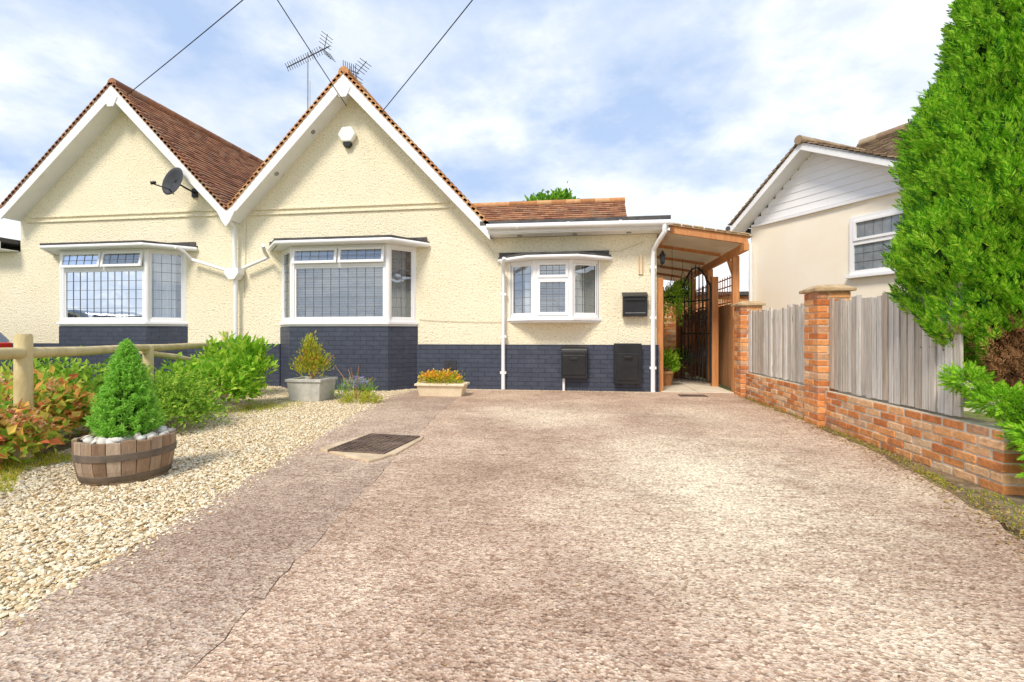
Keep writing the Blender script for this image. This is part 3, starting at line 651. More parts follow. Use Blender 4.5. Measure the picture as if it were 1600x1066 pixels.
for x,yy,h in ((1.26,8.12,1.85),(2.33,8.95,1.95)):
    mb=MB(); mb.box(x-.055,x+.055,yy-.055,yy+.055,0,h); obj(mb,'gate_post',TIMB,a,bevel=.006)
g0=V((2.26,8.93,0)); g1=V((1.90,9.62,0)); du=(g1-g0); W=du.length; du.normalize(); mb=MB()
P=lambda u_,z_:g0+du*u_+V((0,0,z_))
arch=lambda u_:1.78+.38*math.sin(math.pi*u_/W)
for i in range(9):
    u_=W*i/8; mb.tube([P(u_,.08),P(u_,arch(u_))],.018 if i in (0,8) else .011,6)
    mb.tube([P(u_,arch(u_)),P(u_,arch(u_)+.08)],[.014,.001],6)
mb.tube([P(W*i/16,arch(W*i/16)) for i in range(17)],.014,6)
for z in (.1,.95,1.55): mb.tube([P(0,z),P(W,z)],.013,6)
for cx in (.22,.56):
    for cz in (.55,1.25):
        for sg in (1,-1): mb.tube([P(cx+sg*(.02+.010*t)*math.cos(t*.8),cz+sg*(.02+.012*t)*math.sin(t*.8)) for t in range(16)],.009,5)
obj(mb,'gate_leaf',BLACK,a,smooth=True)
a=root('garden_outbuilding',(1.9,14.3,0),'brown brick outbuilding closing off the side path','outbuilding')
mb=MB()
for i in range(26):
    x=-0.2+(.23/2 if i%2 else 0)
    while x<6: mb.box(x+.005,x+.22,14.3,14.42,i*.078,i*.078+.068); x+=.23
obj(mb,'wall',BRICK,a)
mb=MB(); mb.box(-.2,6.1,14.312,14.5,0,2.03); obj(mb,'mortar_bed',MORT,a)
mb=MB()
for i in range(6): mb.box(1.5+i*.13,1.5+i*.13+.125,14.24,14.28,.03,1.9)
obj(mb,'door',TIMB,a)
mb=MB(); mb.box(-.3,6.2,14.2,16.5,2.04,2.14); obj(mb,'roof',FELT,a)
a=root('boarded_screen',(2.52,10.5,0),'orange brown boarded screen with trellis beside the covered path','screen')
BB=gm('brown_board',(.42,.20,.09),(.60,.32,.15),4,.8,.002,30,stretch=(8,8,.6),isl=.3)
mb=MB()
for i in range(42):
    yy=8.3+i*.125; mb.box(2.53,2.555,yy,yy+.12,.02,1.45+random.uniform(-.01,.01))
obj(mb,'boards',BB,a)
mb=MB()
for i in range(36): mb.box(2.53,2.54,8.3+i*.15,8.32+i*.15,1.46,1.95)
for i in range(4): mb.box(2.541,2.551,8.3,13.55,1.48+i*.14,1.50+i*.14)
obj(mb,'trellis',TIMB,a)
a=root('plant_shelving',(1.42,10.5,0),'open timber shelving of brown boards against the house side','shelving')
mb=MB()
for z in (.35,.8,1.25,1.7): mb.box(1.25,1.66,10.1,12.2,z,z+.03)
for yy in (10.1,11.1,12.15):
    mb.box(1.60,1.66,yy,yy+.06,0,1.9)
obj(mb,'shelf_frame',TIMB,a,bevel=.004)

# ------------------------------------------------------------ neighbour on the other side
A0=V((3.15,9.6,0)); U=V((.5,-.866,0)).normalized(); IN=V((.866,.5,0)).normalized()
a=root('neighbouring_house',(4.5,9,0),'peach rendered house with white boarded gable beyond the fence','house')
AZ=4.04; RZ=3.18
mb=MB(); mb.sl(A0,U,IN,[(0,-.03),(7,-.03),(7,2.9),(2.75,2.9),(2.75,3.0),(1.25,AZ-.18),(0,2.9)],0,.25); mb.obox(A0,U,IN,0,.25,.25,5,-.03,2.9); obj(mb,'wall',PEACH,a)
mb=MB(); z=2.98
while z<AZ-.10:
    l0=max(.02,(z-2.9)/(AZ-.14-2.9)*1.25); r0=min(2.74,1.25+(AZ-.10-z)/(AZ-RZ)*1.6)
    if r0-l0>.1:
        mb.add([A0+U*l0-IN*.030+V((0,0,z)),A0+U*r0-IN*.030+V((0,0,z)),A0+U*r0-IN*.022+V((0,0,z+.12)),A0+U*l0-IN*.022+V((0,0,z+.12)),A0+U*l0+V((0,0,z)),A0+U*r0+V((0,0,z))],[(0,1,2,3),(0,4,5,1)])
    z+=.12
mb.obox(A0,U,IN,.05,2.74,-.05,0,2.92,2.97)
obj(mb,'gable_cladding',UPVC,a)
def q3(s,i,z): return A0+U*s+IN*i+V((0,0,z))
mb=MB(); tiles(mb,q3(-.17,-.36,2.98),q3(-.17,4,2.98),q3(1.25,-.36,AZ-.01)); tiles(mb,q3(2.85,-.36,RZ),q3(2.85,2,RZ),q3(1.25,-.36,AZ-.01))
GT=m_island('brown_grey_tile',[(0,(.18,.12,.075)),(.5,(.34,.24,.15)),(1,(.46,.36,.24))],.9,.003,60)
nr=obj(mb,'gable_roof',GT,a)
mb=MB(); tiles(mb,q3(2.7,-.35,2.93),q3(7,-.35,2.93),q3(2.7,2.5,4.70)); tiles(mb,q3(.4,2.5-1.6,3.71),q3(2.7,2.5-1.6,3.71),q3(.4,2.5,4.70)); tiles(mb,q3(.4,5.3,2.93),q3(7,5.3,2.93),q3(.4,2.5,4.70)); obj(mb,'main_roof',GT,a)
for aa,bb,r in ((q3(.4,2.5,4.72),q3(7,2.5,4.72),.09),(q3(1.25,-.38,AZ+.02),q3(1.25,2.2,AZ+.02),.07),(q3(-.17,2.4,3.0),q3(.4,2.5,4.7),.07)):
    mb=MB(); ridge(mb,aa,bb,r); obj(mb,'ridge_tiles',GT,nr,smooth=True)
mb=MB(); mb.add([q3(-.1,4.9,2.9),q3(-.1,.3,2.9),q3(.4,2.5,4.68)],[(0,1,2)]); obj(mb,'hip_slope',GT,nr)
bw=.125
mb=MB(); mb.sl(A0-IN*.33,U,IN,[(-.2,2.95),(1.25,AZ-.01),(1.25,AZ-.01-bw),(-.2,2.95-bw)],0,.03); mb.sl(A0-IN*.33,U,IN,[(1.25,AZ-.01),(2.9,RZ-.03),(2.9,RZ-.03-bw),(1.25,AZ-.01-bw)],0,.03)
mb.sl(A0-IN*.3,U,IN,[(-.18,2.86),(1.25,AZ-.10),(1.25,AZ-.12),(-.18,2.84)],0,.3); mb.sl(A0-IN*.3,U,IN,[(1.25,AZ-.10),(2.88,RZ-.12),(2.88,RZ-.14),(1.25,AZ-.12)],0,.3)
obj(mb,'bargeboard',WPAINT,nr,bevel=.004)
mb=MB(); mb.tube([q3(-.22,-.35,2.93),q3(-.22,4,2.93)],.05,10); obj(mb,'gutter',FELT,nr,smooth=True)
mb=MB(); mb.tube([q3(-.22,-.1,2.9),q3(-.15,-.05,2.7),q3(.05,-.06,2.6),q3(.05,-.06,.0)],.035,10); obj(mb,'downpipe',WPAINT,a,smooth=True)
o=A0; n=-IN; fr=MB();gl=MB()
def rg(m,u0,u1,z0,z1,w,n0,n1):
    m.obox(o,U,n,u0,u0+w,n0,n1,z0,z1);m.obox(o,U,n,u1-w,u1,n0,n1,z0,z1);m.obox(o,U,n,u0+w,u1-w,n0,n1,z0,z0+w);m.obox(o,U,n,u0+w,u1-w,n0,n1,z1-w,z1)
rg(fr,1.84,2.75,1.83,2.70,.06,.005,.05); rg(fr,1.90,2.69,2.33,2.64,.04,.02,.065); fr.obox(o,U,n,1.9,2.69,.005,.048,2.27,2.33); fr.obox(o,U,n,1.8,2.8,.005,.09,1.78,1.828)
w_=obj(fr,'window',UPVC,a,bevel=.004)
gl.obox(o,U,n,1.9,2.69,.006,.02,1.89,2.27); gl.obox(o,U,n,1.94,2.65,.006,.035,2.37,2.6)
WG=gm('window_pane_dark',(.10,.12,.14),(.30,.34,.37),2.5,.06,spec=.8); obj(gl,'glass',WG,w_)
ld=MB()
for k in range(1,6): ld.obox(o,U,n,1.9+.79*k/6-.003,1.9+.79*k/6+.003,.021,.026,1.89,2.27); ld.obox(o,U,n,1.94+.71*k/6-.003,1.94+.71*k/6+.003,.036,.04,2.37,2.6)
for k in range(1,3): ld.obox(o,U,n,1.9,2.69,.0215,.0255,1.89+.38*k/3-.003,1.89+.38*k/3+.003)
obj(ld,'leaded_lattice',LEAD,w_)

# ------------------------------------------------------------ brick garden wall with fence panels
a=root('garden_wall',(2.5,5.5,0),'red brick boundary wall with piers along the driveway','wall')
def bk(mb,x0,x1,y0,y1,z0,z1):
    j=lambda:random.uniform(-.004,.004); mb.box(x0+j(),x1+j(),y0+j(),y1+j(),z0+j(),z1+j()*.5)
CH=.068
def pier(yc,courses,x=2.5):
    mb=MB(); h=.1625
    for i in range(courses):
        z0=.0+i*CH; z1=z0+CH-.010
        R=[(-h,.0495,-h,-h+.1025),(.0625,h,-h,.0495),(-.0495,h,h-.1025,h),(-h,-.0625,-.0495,h)]
        for (x0,x1,y0,y1) in R:
            if i%2: x0,x1=-x1,-x0
            bk(mb,x+x0*.94,x+x1*.94,yc+y0*.94,yc+y1*.94,z0,z1)
    p=obj(mb,'pier',BRICK,a,bevel=.006); h*=.94
    mb=MB(); mb.box(x-h+.007,x+h-.007,yc-h+.007,yc+h-.007,-.02,courses*CH); obj(mb,'mortar',MORT,p)
    if courses<10: return
    zt=courses*CH; q=.19; mb=MB(); mb.box(x-q,x+q,yc-q,yc+q,zt,zt+.035); r=q-.015
    mb.add([(x-r,yc-r,zt+.036),(x+r,yc-r,zt+.036),(x+r,yc+r,zt+.036),(x-r,yc+r,zt+.036),(x-.11,yc-.11,zt+.07),(x+.11,yc-.11,zt+.07),(x+.11,yc+.11,zt+.07),(x-.11,yc+.11,zt+.07)],[(0,3,2,1),(4,5,6,7),(0,1,5,4),(1,2,6,5),(2,3,7,6),(3,0,4,7)])
    obj(mb,'capstone',CAPM,p,bevel=.008)
pier(7.75,20); pier(5.38,20)
for (ya,yb) in ((5.54,7.59),(3.16,5.22)):
    mb=MB(); bl_=.195
    for i in range(6):
        z0=i*.062; y=ya-(bl_/2 if i%2 else 0)
        while y<yb-.01:
            y0=max(y,ya)+.003; y1=min(y+bl_-.010,yb)-.003
            if y1-y0>.03: bk(mb,2.41,2.60,y0,y1,z0,z0+.052)
            y+=bl_
    lw=obj(mb,'low_brickwork',BRICK,a,bevel=.006)
    bx('mortar',MORT,lw,2.416,2.592,ya+.006,yb+.005,-.02,.366)
for (ya,yb,lab) in ((5.55,7.58,'weathered grey closeboard fence panel between brick piers'),(3.52,5.21,'weathered grey closeboard fence panel half hidden by conifer')):
    f=root('fence_panel',(2.5,(ya+yb)/2,.38),lab,'fence','fence panels on the brick wall')
    mb=MB(); n=int((yb-ya)/.074); s=(yb-ya)/n
    for i in range(n):
        y0=ya+i*s; t=random.uniform(-.007,.007); zt=1.265+random.uniform(-.028,.022); sk=random.uniform(-.005,.005)
        mb.box(2.445+t,2.463+t,y0+.004,y0+s-random.uniform(.006,.018),.39+random.uniform(-.012,.005),zt)
        for p in mb.v[-8:]:
            if p.z>1: p.y+=sk
    obj(mb,'boards',OLDW,f,bevel=.002)
    for z in (.45,1.08): bx('rail',OLDW,f,2.474,2.53,ya,yb,z,z+.07)

# ------------------------------------------------------------ conifer tree (large)
cx,cy=3.04,3.74
t=root('conifer_tree',(cx,cy,0),'tall bright green cypress conifer overhanging the brick wall','tree')
mb=MB(); mb.tube([(cx,cy,-.05),(cx+.02,cy,.6),(cx-.02,cy+.02,1.6),(cx,cy,3.2),(cx,cy,4.0)],[.10,.085,.07,.04,.01],10)
for i in range(420):
    z=random.uniform(.2,1.0) if i<360 else random.uniform(.9,3.2); q=random.uniform(0,6.28); r=.78*np.interp(z,[.2,.4,.6,.9,1.7,2.6,3.3],[.35,.52,.72,.85,.9,.7,.4])*random.uniform(.6,1.0)
    p0=V((cx,cy,z)); p1=p0+V((math.cos(q)*r*.5,math.sin(q)*r*.5,.12)); p2=p0+V((math.cos(q+.1)*r,math.sin(q+.1)*r,.36+random.uniform(-.05,.15)))
    mb.tube([p0,p1,p2],[.015,.009,.003],5)
    for k in range(6):
        s0=p1.lerp(p2,random.random()); e=s0+V((random.uniform(-.1,.1),random.uniform(-.1,.1),random.uniform(-.02,.16))); mb.tube([s0,e],[.005,.0015],4)
obj(mb,'trunk',BARK,t,smooth=True)
zz=np.array([.42,.6,.85,1.2,1.7,2.2,2.7,3.1,3.6,4.1,4.35]); rrz=np.array([.24,.40,.56,.67,.72,.66,.53,.39,.27,.11,.02])
def lump(th,z):
    big=np.array([mnoise.noise(V((math.cos(a_)*1.7+5,math.sin(a_)*1.7,z_*1.9))) for a_,z_ in zip(th,z)])
    cell=[]
    for a_,z_ in zip(th,z):
        d,_=mnoise.voronoi(V((math.cos(a_)*2.9,math.sin(a_)*2.9,z_*3.2-.16*math.cos(a_*3))))
        cell.append(d[0])
    return big,np.array(cell)
def radf(z,th):
    r=np.interp(z,zz,rrz); big,cell=lump(th,z)
    return r*(1.15+.16*big-.42*np.clip(cell,0,1)**1.6)
def fan(C,D,pn,S,sz,nl,k,wf=.2):
    n=len(C); Ps=[];Ds=[];Ns=[];Ls=[]
    for j in range(nl):
        tt=j/(nl-1); ang=((-1)**j)*(.14+.68*(1-tt)) if j<nl-1 else 0.
        p=C+D*(sz*.74*tt)[:,None]; d=D*math.cos(ang)+S*math.sin(ang)+rdir(n)*.08
        Ps.append(p);Ds.append(d);Ns.append(pn+rdir(n)*.3);Ls.append(sz*(.42-.14*tt))
    L=np.concatenate(Ls); return (np.concatenate(Ps),np.concatenate(Ds),np.concatenate(Ns),L,L*wf,k)
def sprays(n,zlo,zhi,depth,size,k,nl=13,base=0.,wf=.24):
    z=[]
    while len(z)<n:
        c=rng.uniform(zlo,zhi,n*2); w=np.interp(c,zz,rrz)+.05; c=c[rng.random(n*2)*.85<w]; z=list(z)+list(c)
    z=np.array(z[:n]); th=rng.uniform(0,2*math.pi,n); r=radf(z,th)*(1-depth*rng.random(n)**1.3)
    C=np.stack([cx+r*np.cos(th),cy+r*np.sin(th),z],1)
    if base:
        lim=base-.34*np.clip(np.cos(th-2.46),0,1)+.20*np.array([mnoise.noise(V((math.cos(a_)*2.2,math.sin(a_)*2.2,3.))) for a_ in th]); kp=z>lim; C=C[kp]; th=th[kp]; n=len(C)
    out=np.stack([np.cos(th),np.sin(th),np.zeros(n)],1)
    D=unit(out*.66+np.array([0,0,.80])+rdir(n)*.38)
    pn=unit(np.cross(D,out)*.6+rdir(n)*.5+out*.8)
    S=unit(np.cross(D,pn)); sz=size*(.55+.9*rng.random(n))
    return fan(C,D,pn,S,sz,nl,k,wf)
def clump(c,r,n,size,k,nl=13,up=.2):
    d=rdir(n); C=np.array(c)+d*np.array(r)*(.4+.6*rng.random((n,1))); D=unit(d*.7+np.array([0,0,up])+rdir(n)*.4); pn=unit(np.cross(D,rdir(n))); S=np.cross(D,pn); sz=size*(.6+.8*rng.random(n))
    return fan(C,D,pn,S,sz,nl,k,.24)
sets=[sprays(25000,.55,4.35,.14,.080,0,13,.94,.24),sprays(5500,.6,4.2,.34,.09,1,9,.96,.3),sprays(4200,.48,1.02,.5,.07,2,7,0.,.16)]
for c,r,n in (((2.50,3.28,.52),(.11,.22,.09),440),((2.56,3.05,.40),(.15,.2,.15),720),((2.70,3.02,.56),(.14,.14,.12),420),((2.54,2.94,.2),(.15,.13,.13),420),((2.44,2.97,.34),(.08,.1,.1),180),((2.42,3.45,.64),(.08,.14,.07),200)): sets.append(clump(c,r,n,.062,0))
sets.append(clump((2.62,3.08,.42),(.17,.2,.2),600,.06,1,7))
leaves('crown',sets,[G_CYP,G_CYPD,TWIG],t)
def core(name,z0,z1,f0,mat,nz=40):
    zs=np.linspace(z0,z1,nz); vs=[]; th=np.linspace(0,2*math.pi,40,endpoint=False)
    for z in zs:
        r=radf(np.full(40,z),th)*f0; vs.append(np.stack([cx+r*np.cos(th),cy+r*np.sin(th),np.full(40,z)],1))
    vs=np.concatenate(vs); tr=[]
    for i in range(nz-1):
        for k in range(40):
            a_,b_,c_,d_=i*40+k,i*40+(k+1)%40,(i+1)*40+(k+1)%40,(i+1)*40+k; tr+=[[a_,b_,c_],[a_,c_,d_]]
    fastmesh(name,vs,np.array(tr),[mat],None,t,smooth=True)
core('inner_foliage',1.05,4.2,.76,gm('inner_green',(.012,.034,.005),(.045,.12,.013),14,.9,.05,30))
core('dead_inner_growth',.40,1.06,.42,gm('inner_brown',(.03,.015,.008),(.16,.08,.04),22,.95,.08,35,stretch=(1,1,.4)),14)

# ------------------------------------------------------------ barrel planter
px_,py_=-2.93,2.76; K_=.87
a=root('barrel_planter',(px_,py_,0),'half oak barrel planter with rusty hoops on the gravel','planter')
mb=MB(); n=22
for k in range(n):
    q0=2*math.pi*k/n+.006; q1=2*math.pi*(k+1)/n-.006; prof=[(.258*K_,.0),(.290*K_,.09),(.305*K_,.18),(.306*K_,.272)]; zt=random.uniform(-.007,.005)
    vs=[]
    for r,z in prof:
        for q,rr in ((q0,r),(q1,r),(q1,r-.026),(q0,r-.026)): vs.append((px_+rr*math.cos(q),py_+rr*math.sin(q),z+(zt if z>.2 else 0)))
    fs=[(0,3,2,1),(12,13,14,15)]
    for i in range(3):
        for j in range(4): fs.append((i*4+j,i*4+(j+1)%4,i*4+4+(j+1)%4,i*4+4+j))
    mb.add(vs,fs)
obj(mb,'staves',BARREL,a,bevel=.003)
for pr in ([(.3045,.155),(.3075,.157),(.3095,.197),(.3065,.199)],[(.268,.022),(.271,.024),(.284,.062),(.281,.064)]):
    mb=MB(); mb.lathe([(r*K_,z) for r,z in pr],(px_,py_,0),44); obj(mb,'hoop',HOOP,a,smooth=True)
mb=MB(); mb.lathe([(.235,.02),(.235,.245)],(px_,py_,0),30); obj(mb,'soil',SOIL,a)
n=95; q=rng.random(n)*6.283; r=.225*np.sqrt(rng.random(n)); Pp=np.stack([px_+r*np.cos(q),py_+r*np.sin(q),.264+.012*rng.random(n)],1)
v_,t_=stones(Pp,.024+.018*rng.random(n),.7); o=fastmesh('barrel_pebbles',v_,t_,[PEB],origin=(px_,py_,.23),smooth=True,kind='stuff')
def conifer_set(c,R,Hh,ntip,per,L,W,k,z0):
    tt=rng.random(ntip)**1.2; th=rng.random(ntip)*6.283
    r=R*(1-tt)**.68*np.minimum(1,.62+tt*3.4)*(.76+.36*rng.random(ntip)); T=np.stack([c[0]+r*np.cos(th),c[1]+r*np.sin(th),z0+Hh*tt],1)
    out=np.stack([np.cos(th),np.sin(th),np.full(ntip,.8)],1); B=T-unit(out)*.06
    f=rng.random((ntip,per,1)); P=(B[:,None]+(T-B)[:,None]*f).reshape(-1,3)
    D=np.repeat(unit(out),per,0)*.8+rdir(ntip*per)*.9; n=len(P)
    return (P,D,rdir(n),L*(.7+.5*rng.random(n)),W,k)
t=root('dwarf_conifer',(px_,py_,.22),'small conical dwarf spruce growing in the half barrel','conifer')
mb=MB(); mb.tube([(px_,py_,.2),(px_,py_,.5),(px_,py_,.82)],[.02,.013,.004],8); obj(mb,'trunk',BARK,t,smooth=True)
leaves('crown',[conifer_set((px_,py_),.205,.60,1150,28,.025,.006,0,.285),conifer_set((px_,py_),.12,.48,300,16,.028,.008,1,.285)],[G_CON,G_CYPD],t)

# ------------------------------------------------------------ shrubs & plants
def plant(name,loc,sets,mats,label,cat='plant',stems=None,origin=None):
    t=root(name,loc,label,cat)
    mb=MB()
    for i in range(stems or 9):
        q=random.uniform(0,6.28); r=random.uniform(.1,.3); h=random.uniform(.25,.5)
        if stems: r*=.5; h*=.35
        mb.tube([loc,(loc[0]+math.cos(q)*r*.4,loc[1]+math.sin(q)*r*.4,loc[2]+h*.5),(loc[0]+math.cos(q)*r,loc[1]+math.sin(q)*r,loc[2]+h)],[.008,.006,.003],5)
    obj(mb,'stems',TWIG,t); leaves('foliage',sets,mats,t)
plant('leafy_shrub',(-4.6,5.4,0),[shrub_set((-4.55,5.4,.26),.5,.55,.33,100,24,.085,.055,0,.07,.5),shrub_set((-4.35,5.8,.48),.20,.25,.36,30,18,.11,.055,0,.06,1.0)],[G_SHR],'bright green leafy shrub at the edge of the gravel','shrub')
plant('leafy_shrub',(-5.3,6.6,0),[shrub_set((-5.25,6.6,.35),.42,.45,.48,60,18,.10,.06,0,.09,.8)],[G_SHR],'bright green leafy shrub beside the bay window','shrub')
def feather(c,rx,ry,rz,n,L,k):
    d=rdir(n); d[:,2]=np.abs(d[:,2])*.8; C=np.array(c)+d*np.array([rx,ry,rz])*.25; D=unit(d*np.array([1,1,.55])+rdir(n)*.15); LL=.72*np.array([rx,ry,rz]).mean()*(.6+.6*rng.random(n))
    Ps=[];Ds=[]
    for j in range(26):
        f=(j+1)/26; p=C+D*(LL*f)[:,None]; p[:,2]-=.12*f*f; Ps.append(p+rdir(n)*.012); Ds.append(D*.8+rdir(n)*.75)
    P=np.concatenate(Ps); P[:,2]=np.maximum(P[:,2],.02); m=len(P); return (P,np.concatenate(Ds),rdir(m)+np.array([0,0,.5]),L*(.6+.6*rng.random(m)),L*.34,k)
plant('spreading_juniper',(-4.25,4.3,0),[feather((-4.2,4.2,.20),.70,.66,.60,380,.055,0),shrub_set((-4.05,4.0,.16),.4,.4,.22,50,24,.055,.026,0,.06,.4)],[G_JUN],'feathery spreading juniper beside the gravel','shrub')
plant('hydrangea_shrub',(-4.0,2.80,0),[shrub_set((-4.02,2.80,.17),.30,.34,.22,60,22,.075,.05,0,.05,.3),shrub_set((-4.02,2.78,.26),.30,.32,.18,38,56,.024,.022,1,.03,.6)],[G_HYD,G_PINK],'hydrangea with faded pink brown flower heads','shrub')
plant('hydrangea_shrub',(-4.5,3.3,0),[shrub_set((-4.45,3.3,.22),.40,.42,.32,72,22,.085,.055,0,.06,.3),shrub_set((-4.45,3.3,.36),.38,.38,.22,34,50,.024,.022,1,.03,.6)],[G_HYD,G_PINK],'hydrangea with faded pink brown flower heads','shrub')
plant('leafy_shrub',(-4.9,3.9,0),[shrub_set((-4.95,3.9,.3),.5,.5,.36,70,30,.07,.04,0,.08,.5)],[G_JUN],'low green shrub behind the rail fence','shrub')
n=5200; X=rng.uniform(-4.6,-3.3,n); Y=2.25+rng.random(n)*.9; P=np.stack([X,Y,np.zeros(n)],1); X2=-4.0+rng.normal(size=900)*.2; P2=np.stack([X2,5.6+rng.normal(size=900)*.3,np.zeros(900)],1)
keep=(P[:,0]<-3.45-.25*np.sin(P[:,1]*5)); P=np.concatenate([P[keep],P2]); n=len(P)
leaves('grass',[(P,rdir(n)*.5+np.array([0,0,.7]),rdir(n),.025+.04*rng.random(n),.006,0)],[G_YEL],kind='stuff')
a=root('stone_planter',(-3.78,6.4,0),'square grey stone planter standing on the gravel','planter')
mb=MB(); mb.add([(-4.00,6.19,0),(-3.56,6.19,0),(-3.56,6.58,0),(-4.00,6.58,0),(-4.03,6.16,.29),(-3.53,6.16,.29),(-3.53,6.61,.29),(-4.03,6.61,.29)],[(0,3,2,1),(4,5,6,7),(0,1,5,4),(1,2,6,5),(2,3,7,6),(3,0,4,7)])
obj(mb,'box',PLANT1,a,bevel=.01)
mb=MB()
for b in ((-4.045,-3.515,6.145,6.185),(-4.045,-3.515,6.585,6.625),(-4.045,-4.005,6.185,6.585),(-3.555,-3.515,6.185,6.585)): mb.box(*b,.275,.315)
obj(mb,'rim',PLANT1,a,bevel=.005)
plant('yellow_shrub',(-3.78,6.4,.30),[shrub_set((-3.78,6.4,.44),.21,.2,.20,50,24,.05,.022,0,.05,.9),shrub_set((-3.82,6.4,.64),.12,.14,.28,26,22,.055,.02,0,.03,1.4),shrub_set((-3.78,6.4,.54),.16,.15,.22,8,16,.045,.02,1,.03,1.2)],[G_YEL,F_RED],'yellow green shrub with red shoots in a stone planter','plant')
plant('blue_flower_clump',(-3.2,6.55,0),[shrub_set((-3.2,6.55,.08),.24,.2,.16,34,20,.07,.012,0,.05,1.0),shrub_set((-3.2,6.55,.19),.2,.16,.13,34,18,.026,.022,1,.02,.6)],[G_JUN,F_BLUE],'clump of pale blue flowers at the drive edge','plant')
plant('low_bedding_plant',(-2.95,6.3,0),[shrub_set((-2.95,6.2,.03),.3,.14,.07,30,22,.045,.015,0,.04,.6)],[G_YEL],'low yellow green ground plant beside the concrete','plant',3)
a=root('flower_trough',(-2.08,7.1,0),'cream rectangular trough of flowers against the house','planter')
mb=MB(); mb.add([(-2.40,6.97,.0),(-1.76,6.97,.0),(-1.76,7.23,.0),(-2.40,7.23,.0),(-2.44,6.93,.19),(-1.72,6.93,.19),(-1.72,7.27,.19),(-2.44,7.27,.19)],[(0,3,2,1),(4,5,6,7),(0,1,5,4),(1,2,6,5),(2,3,7,6),(3,0,4,7)]); obj(mb,'box',TROUGH,a,bevel=.012)
mb=MB(); mb.box(-2.46,-1.70,6.91,7.29,.165,.2); obj(mb,'rim',TROUGH,a,bevel=.008)
plant('orange_flowers',(-2.08,7.1,.19),[shrub_set((-2.08,7.1,.22),.33,.14,.10,60,20,.045,.02,0,.035,.9),shrub_set((-2.12,7.06,.28),.31,.12,.10,40,13,.032,.026,1,.026,.6)],[G_YEL,F_ORA],'orange and yellow flowers filling the trough','flowers',4)
for (x,y,z,r,lab,fl) in ((1.5,9.0,.0,.17,'leafy pot plant beside the covered path',0),(1.52,9.6,.0,.2,'leafy pot plant beside the covered path',0),(2.05,10.6,.0,.2,'leafy pot plant beside the covered path',0),(1.46,10.3,.83,.15,'leafy pot plant on a timber shelf',0),(1.46,10.75,1.28,.15,'leafy pot plant on a timber shelf',0)):
    a=root('flower_pot',(x,y,z),'round terracotta pot on the side path','pot')
    k_=1. if z==0 else .7
    mb=MB(); mb.lathe([(.10*k_,0),(.14*k_,.22*k_),(.155*k_,.22*k_),(.155*k_,.26*k_),(.13*k_,.26*k_)],(x,y,z+(.02 if z==0 else 0)),20); obj(mb,'pot',TILEO,a,smooth=True)
    plant('pot_plant',(x,y,z+.27*k_),[shrub_set((x,y,z+.36*k_),r,r,.22*k_,34,22,.08,.04,0,.05,.6)],[G_SHR],lab,'plant',5)
for (hx,hy,hz_,sd_) in ((1.60,8.9,1.60,.15),(1.98,9.9,1.8,.14),(1.50,10.2,1.7,.16)):
    a=root('hanging_basket',(hx,hy,hz_-.1),'hanging basket of trailing plants under the canopy','hanging basket','hanging baskets')
    mb=MB(); mb.lathe([(.02,-.12),(.1,-.09),(.14,0),(.15,.01)],(hx,hy,hz_),16)
    for q in (0,2.1,4.2): mb.tube([(hx+.14*math.cos(q),hy+.14*math.sin(q),hz_),(hx,hy,hz_+.4)],.004,5)
    mb.tube([(hx,hy,hz_+.4),(hx,hy,sl(hx)-.05)],.004,5); obj(mb,'basket',BLACK,a)
    c=shrub_set((hx,hy,hz_+.02),sd_,sd_,.14,36,20,.055,.025,0,.05,.1)
    n=700; q=rng.random(n)*6.283; P_=np.stack([hx+.16*np.cos(q),hy+.16*np.sin(q),hz_-.5*rng.random(n)**1.3*(.5+.5*np.sin(q*3)**2)],1)
    leaves('trailing_foliage',[c,(P_,rdir(n)*.6+np.array([0,0,-.6]),rdir(n),.05,.018,0)],[G_SHR],a)
t=root('background_tree',(-1.15,22,0),'green tree crown rising behind the roofs','tree')
mb=MB(); mb.tube([(-1.15,22,0),(-1.1,22,3.5),(-1.2,22,5.8),(-1.1,22,6.8)],[.22,.17,.1,.04],10)
for i in range(16):
    q=random.uniform(0,6.28); z=random.uniform(4,6.0); mb.tube([(-1.15,22,z),(-1.15+.6*math.cos(q),22+.6*math.sin(q),z+.5),(-1.15+1.0*math.cos(q),22+1.0*math.sin(q),z+.9)],[.06,.04,.015],6)
obj(mb,'trunk',BARK,t,smooth=True)
leaves('crown',[shrub_set((-1.25,22,5.95),1.45,1.4,1.35,100,60,.22,.12,0,.18,.3),shrub_set((-.75,22,6.2),.9,.9,1.35,36,50,.22,.12,0,.14,.3)],[G_TREE],t)

# ------------------------------------------------------------ rail fence
a=root('rail_fence',(-4.9,5,0),'rustic round rail fence with wooden posts beside planting bed','fence')
p1=V((-4.02,2.98,0));p2=V((-4.87,4.85,0));p3=V((-6.12,7.6,0))
for p,h in ((p1,.93),(p2,.80),(p3,.98)):
    mb=MB(); mb.tube([p+V((0,0,-.05)),p+V((0,0,h-.02)),p+V((0,0,h))],[.055,.052,.045],14); obj(mb,'post',RAILW,a,smooth=True)
for A_,B_,r in ((V((-3.3,1.4,.80)),V((-6.1,7.55,.76)),.040),(V((-4.85,4.75,.74)),V((-5.30,7.0,.38)),.034)):
    mb=MB(); mb.tube([A_.lerp(B_,i/8)+V((0,0,random.uniform(-.006,.006))) for i in range(9)],[r*random.uniform(.94,1.05) for i in range(9)],12); obj(mb,'rail',RAILW,a,smooth=True)

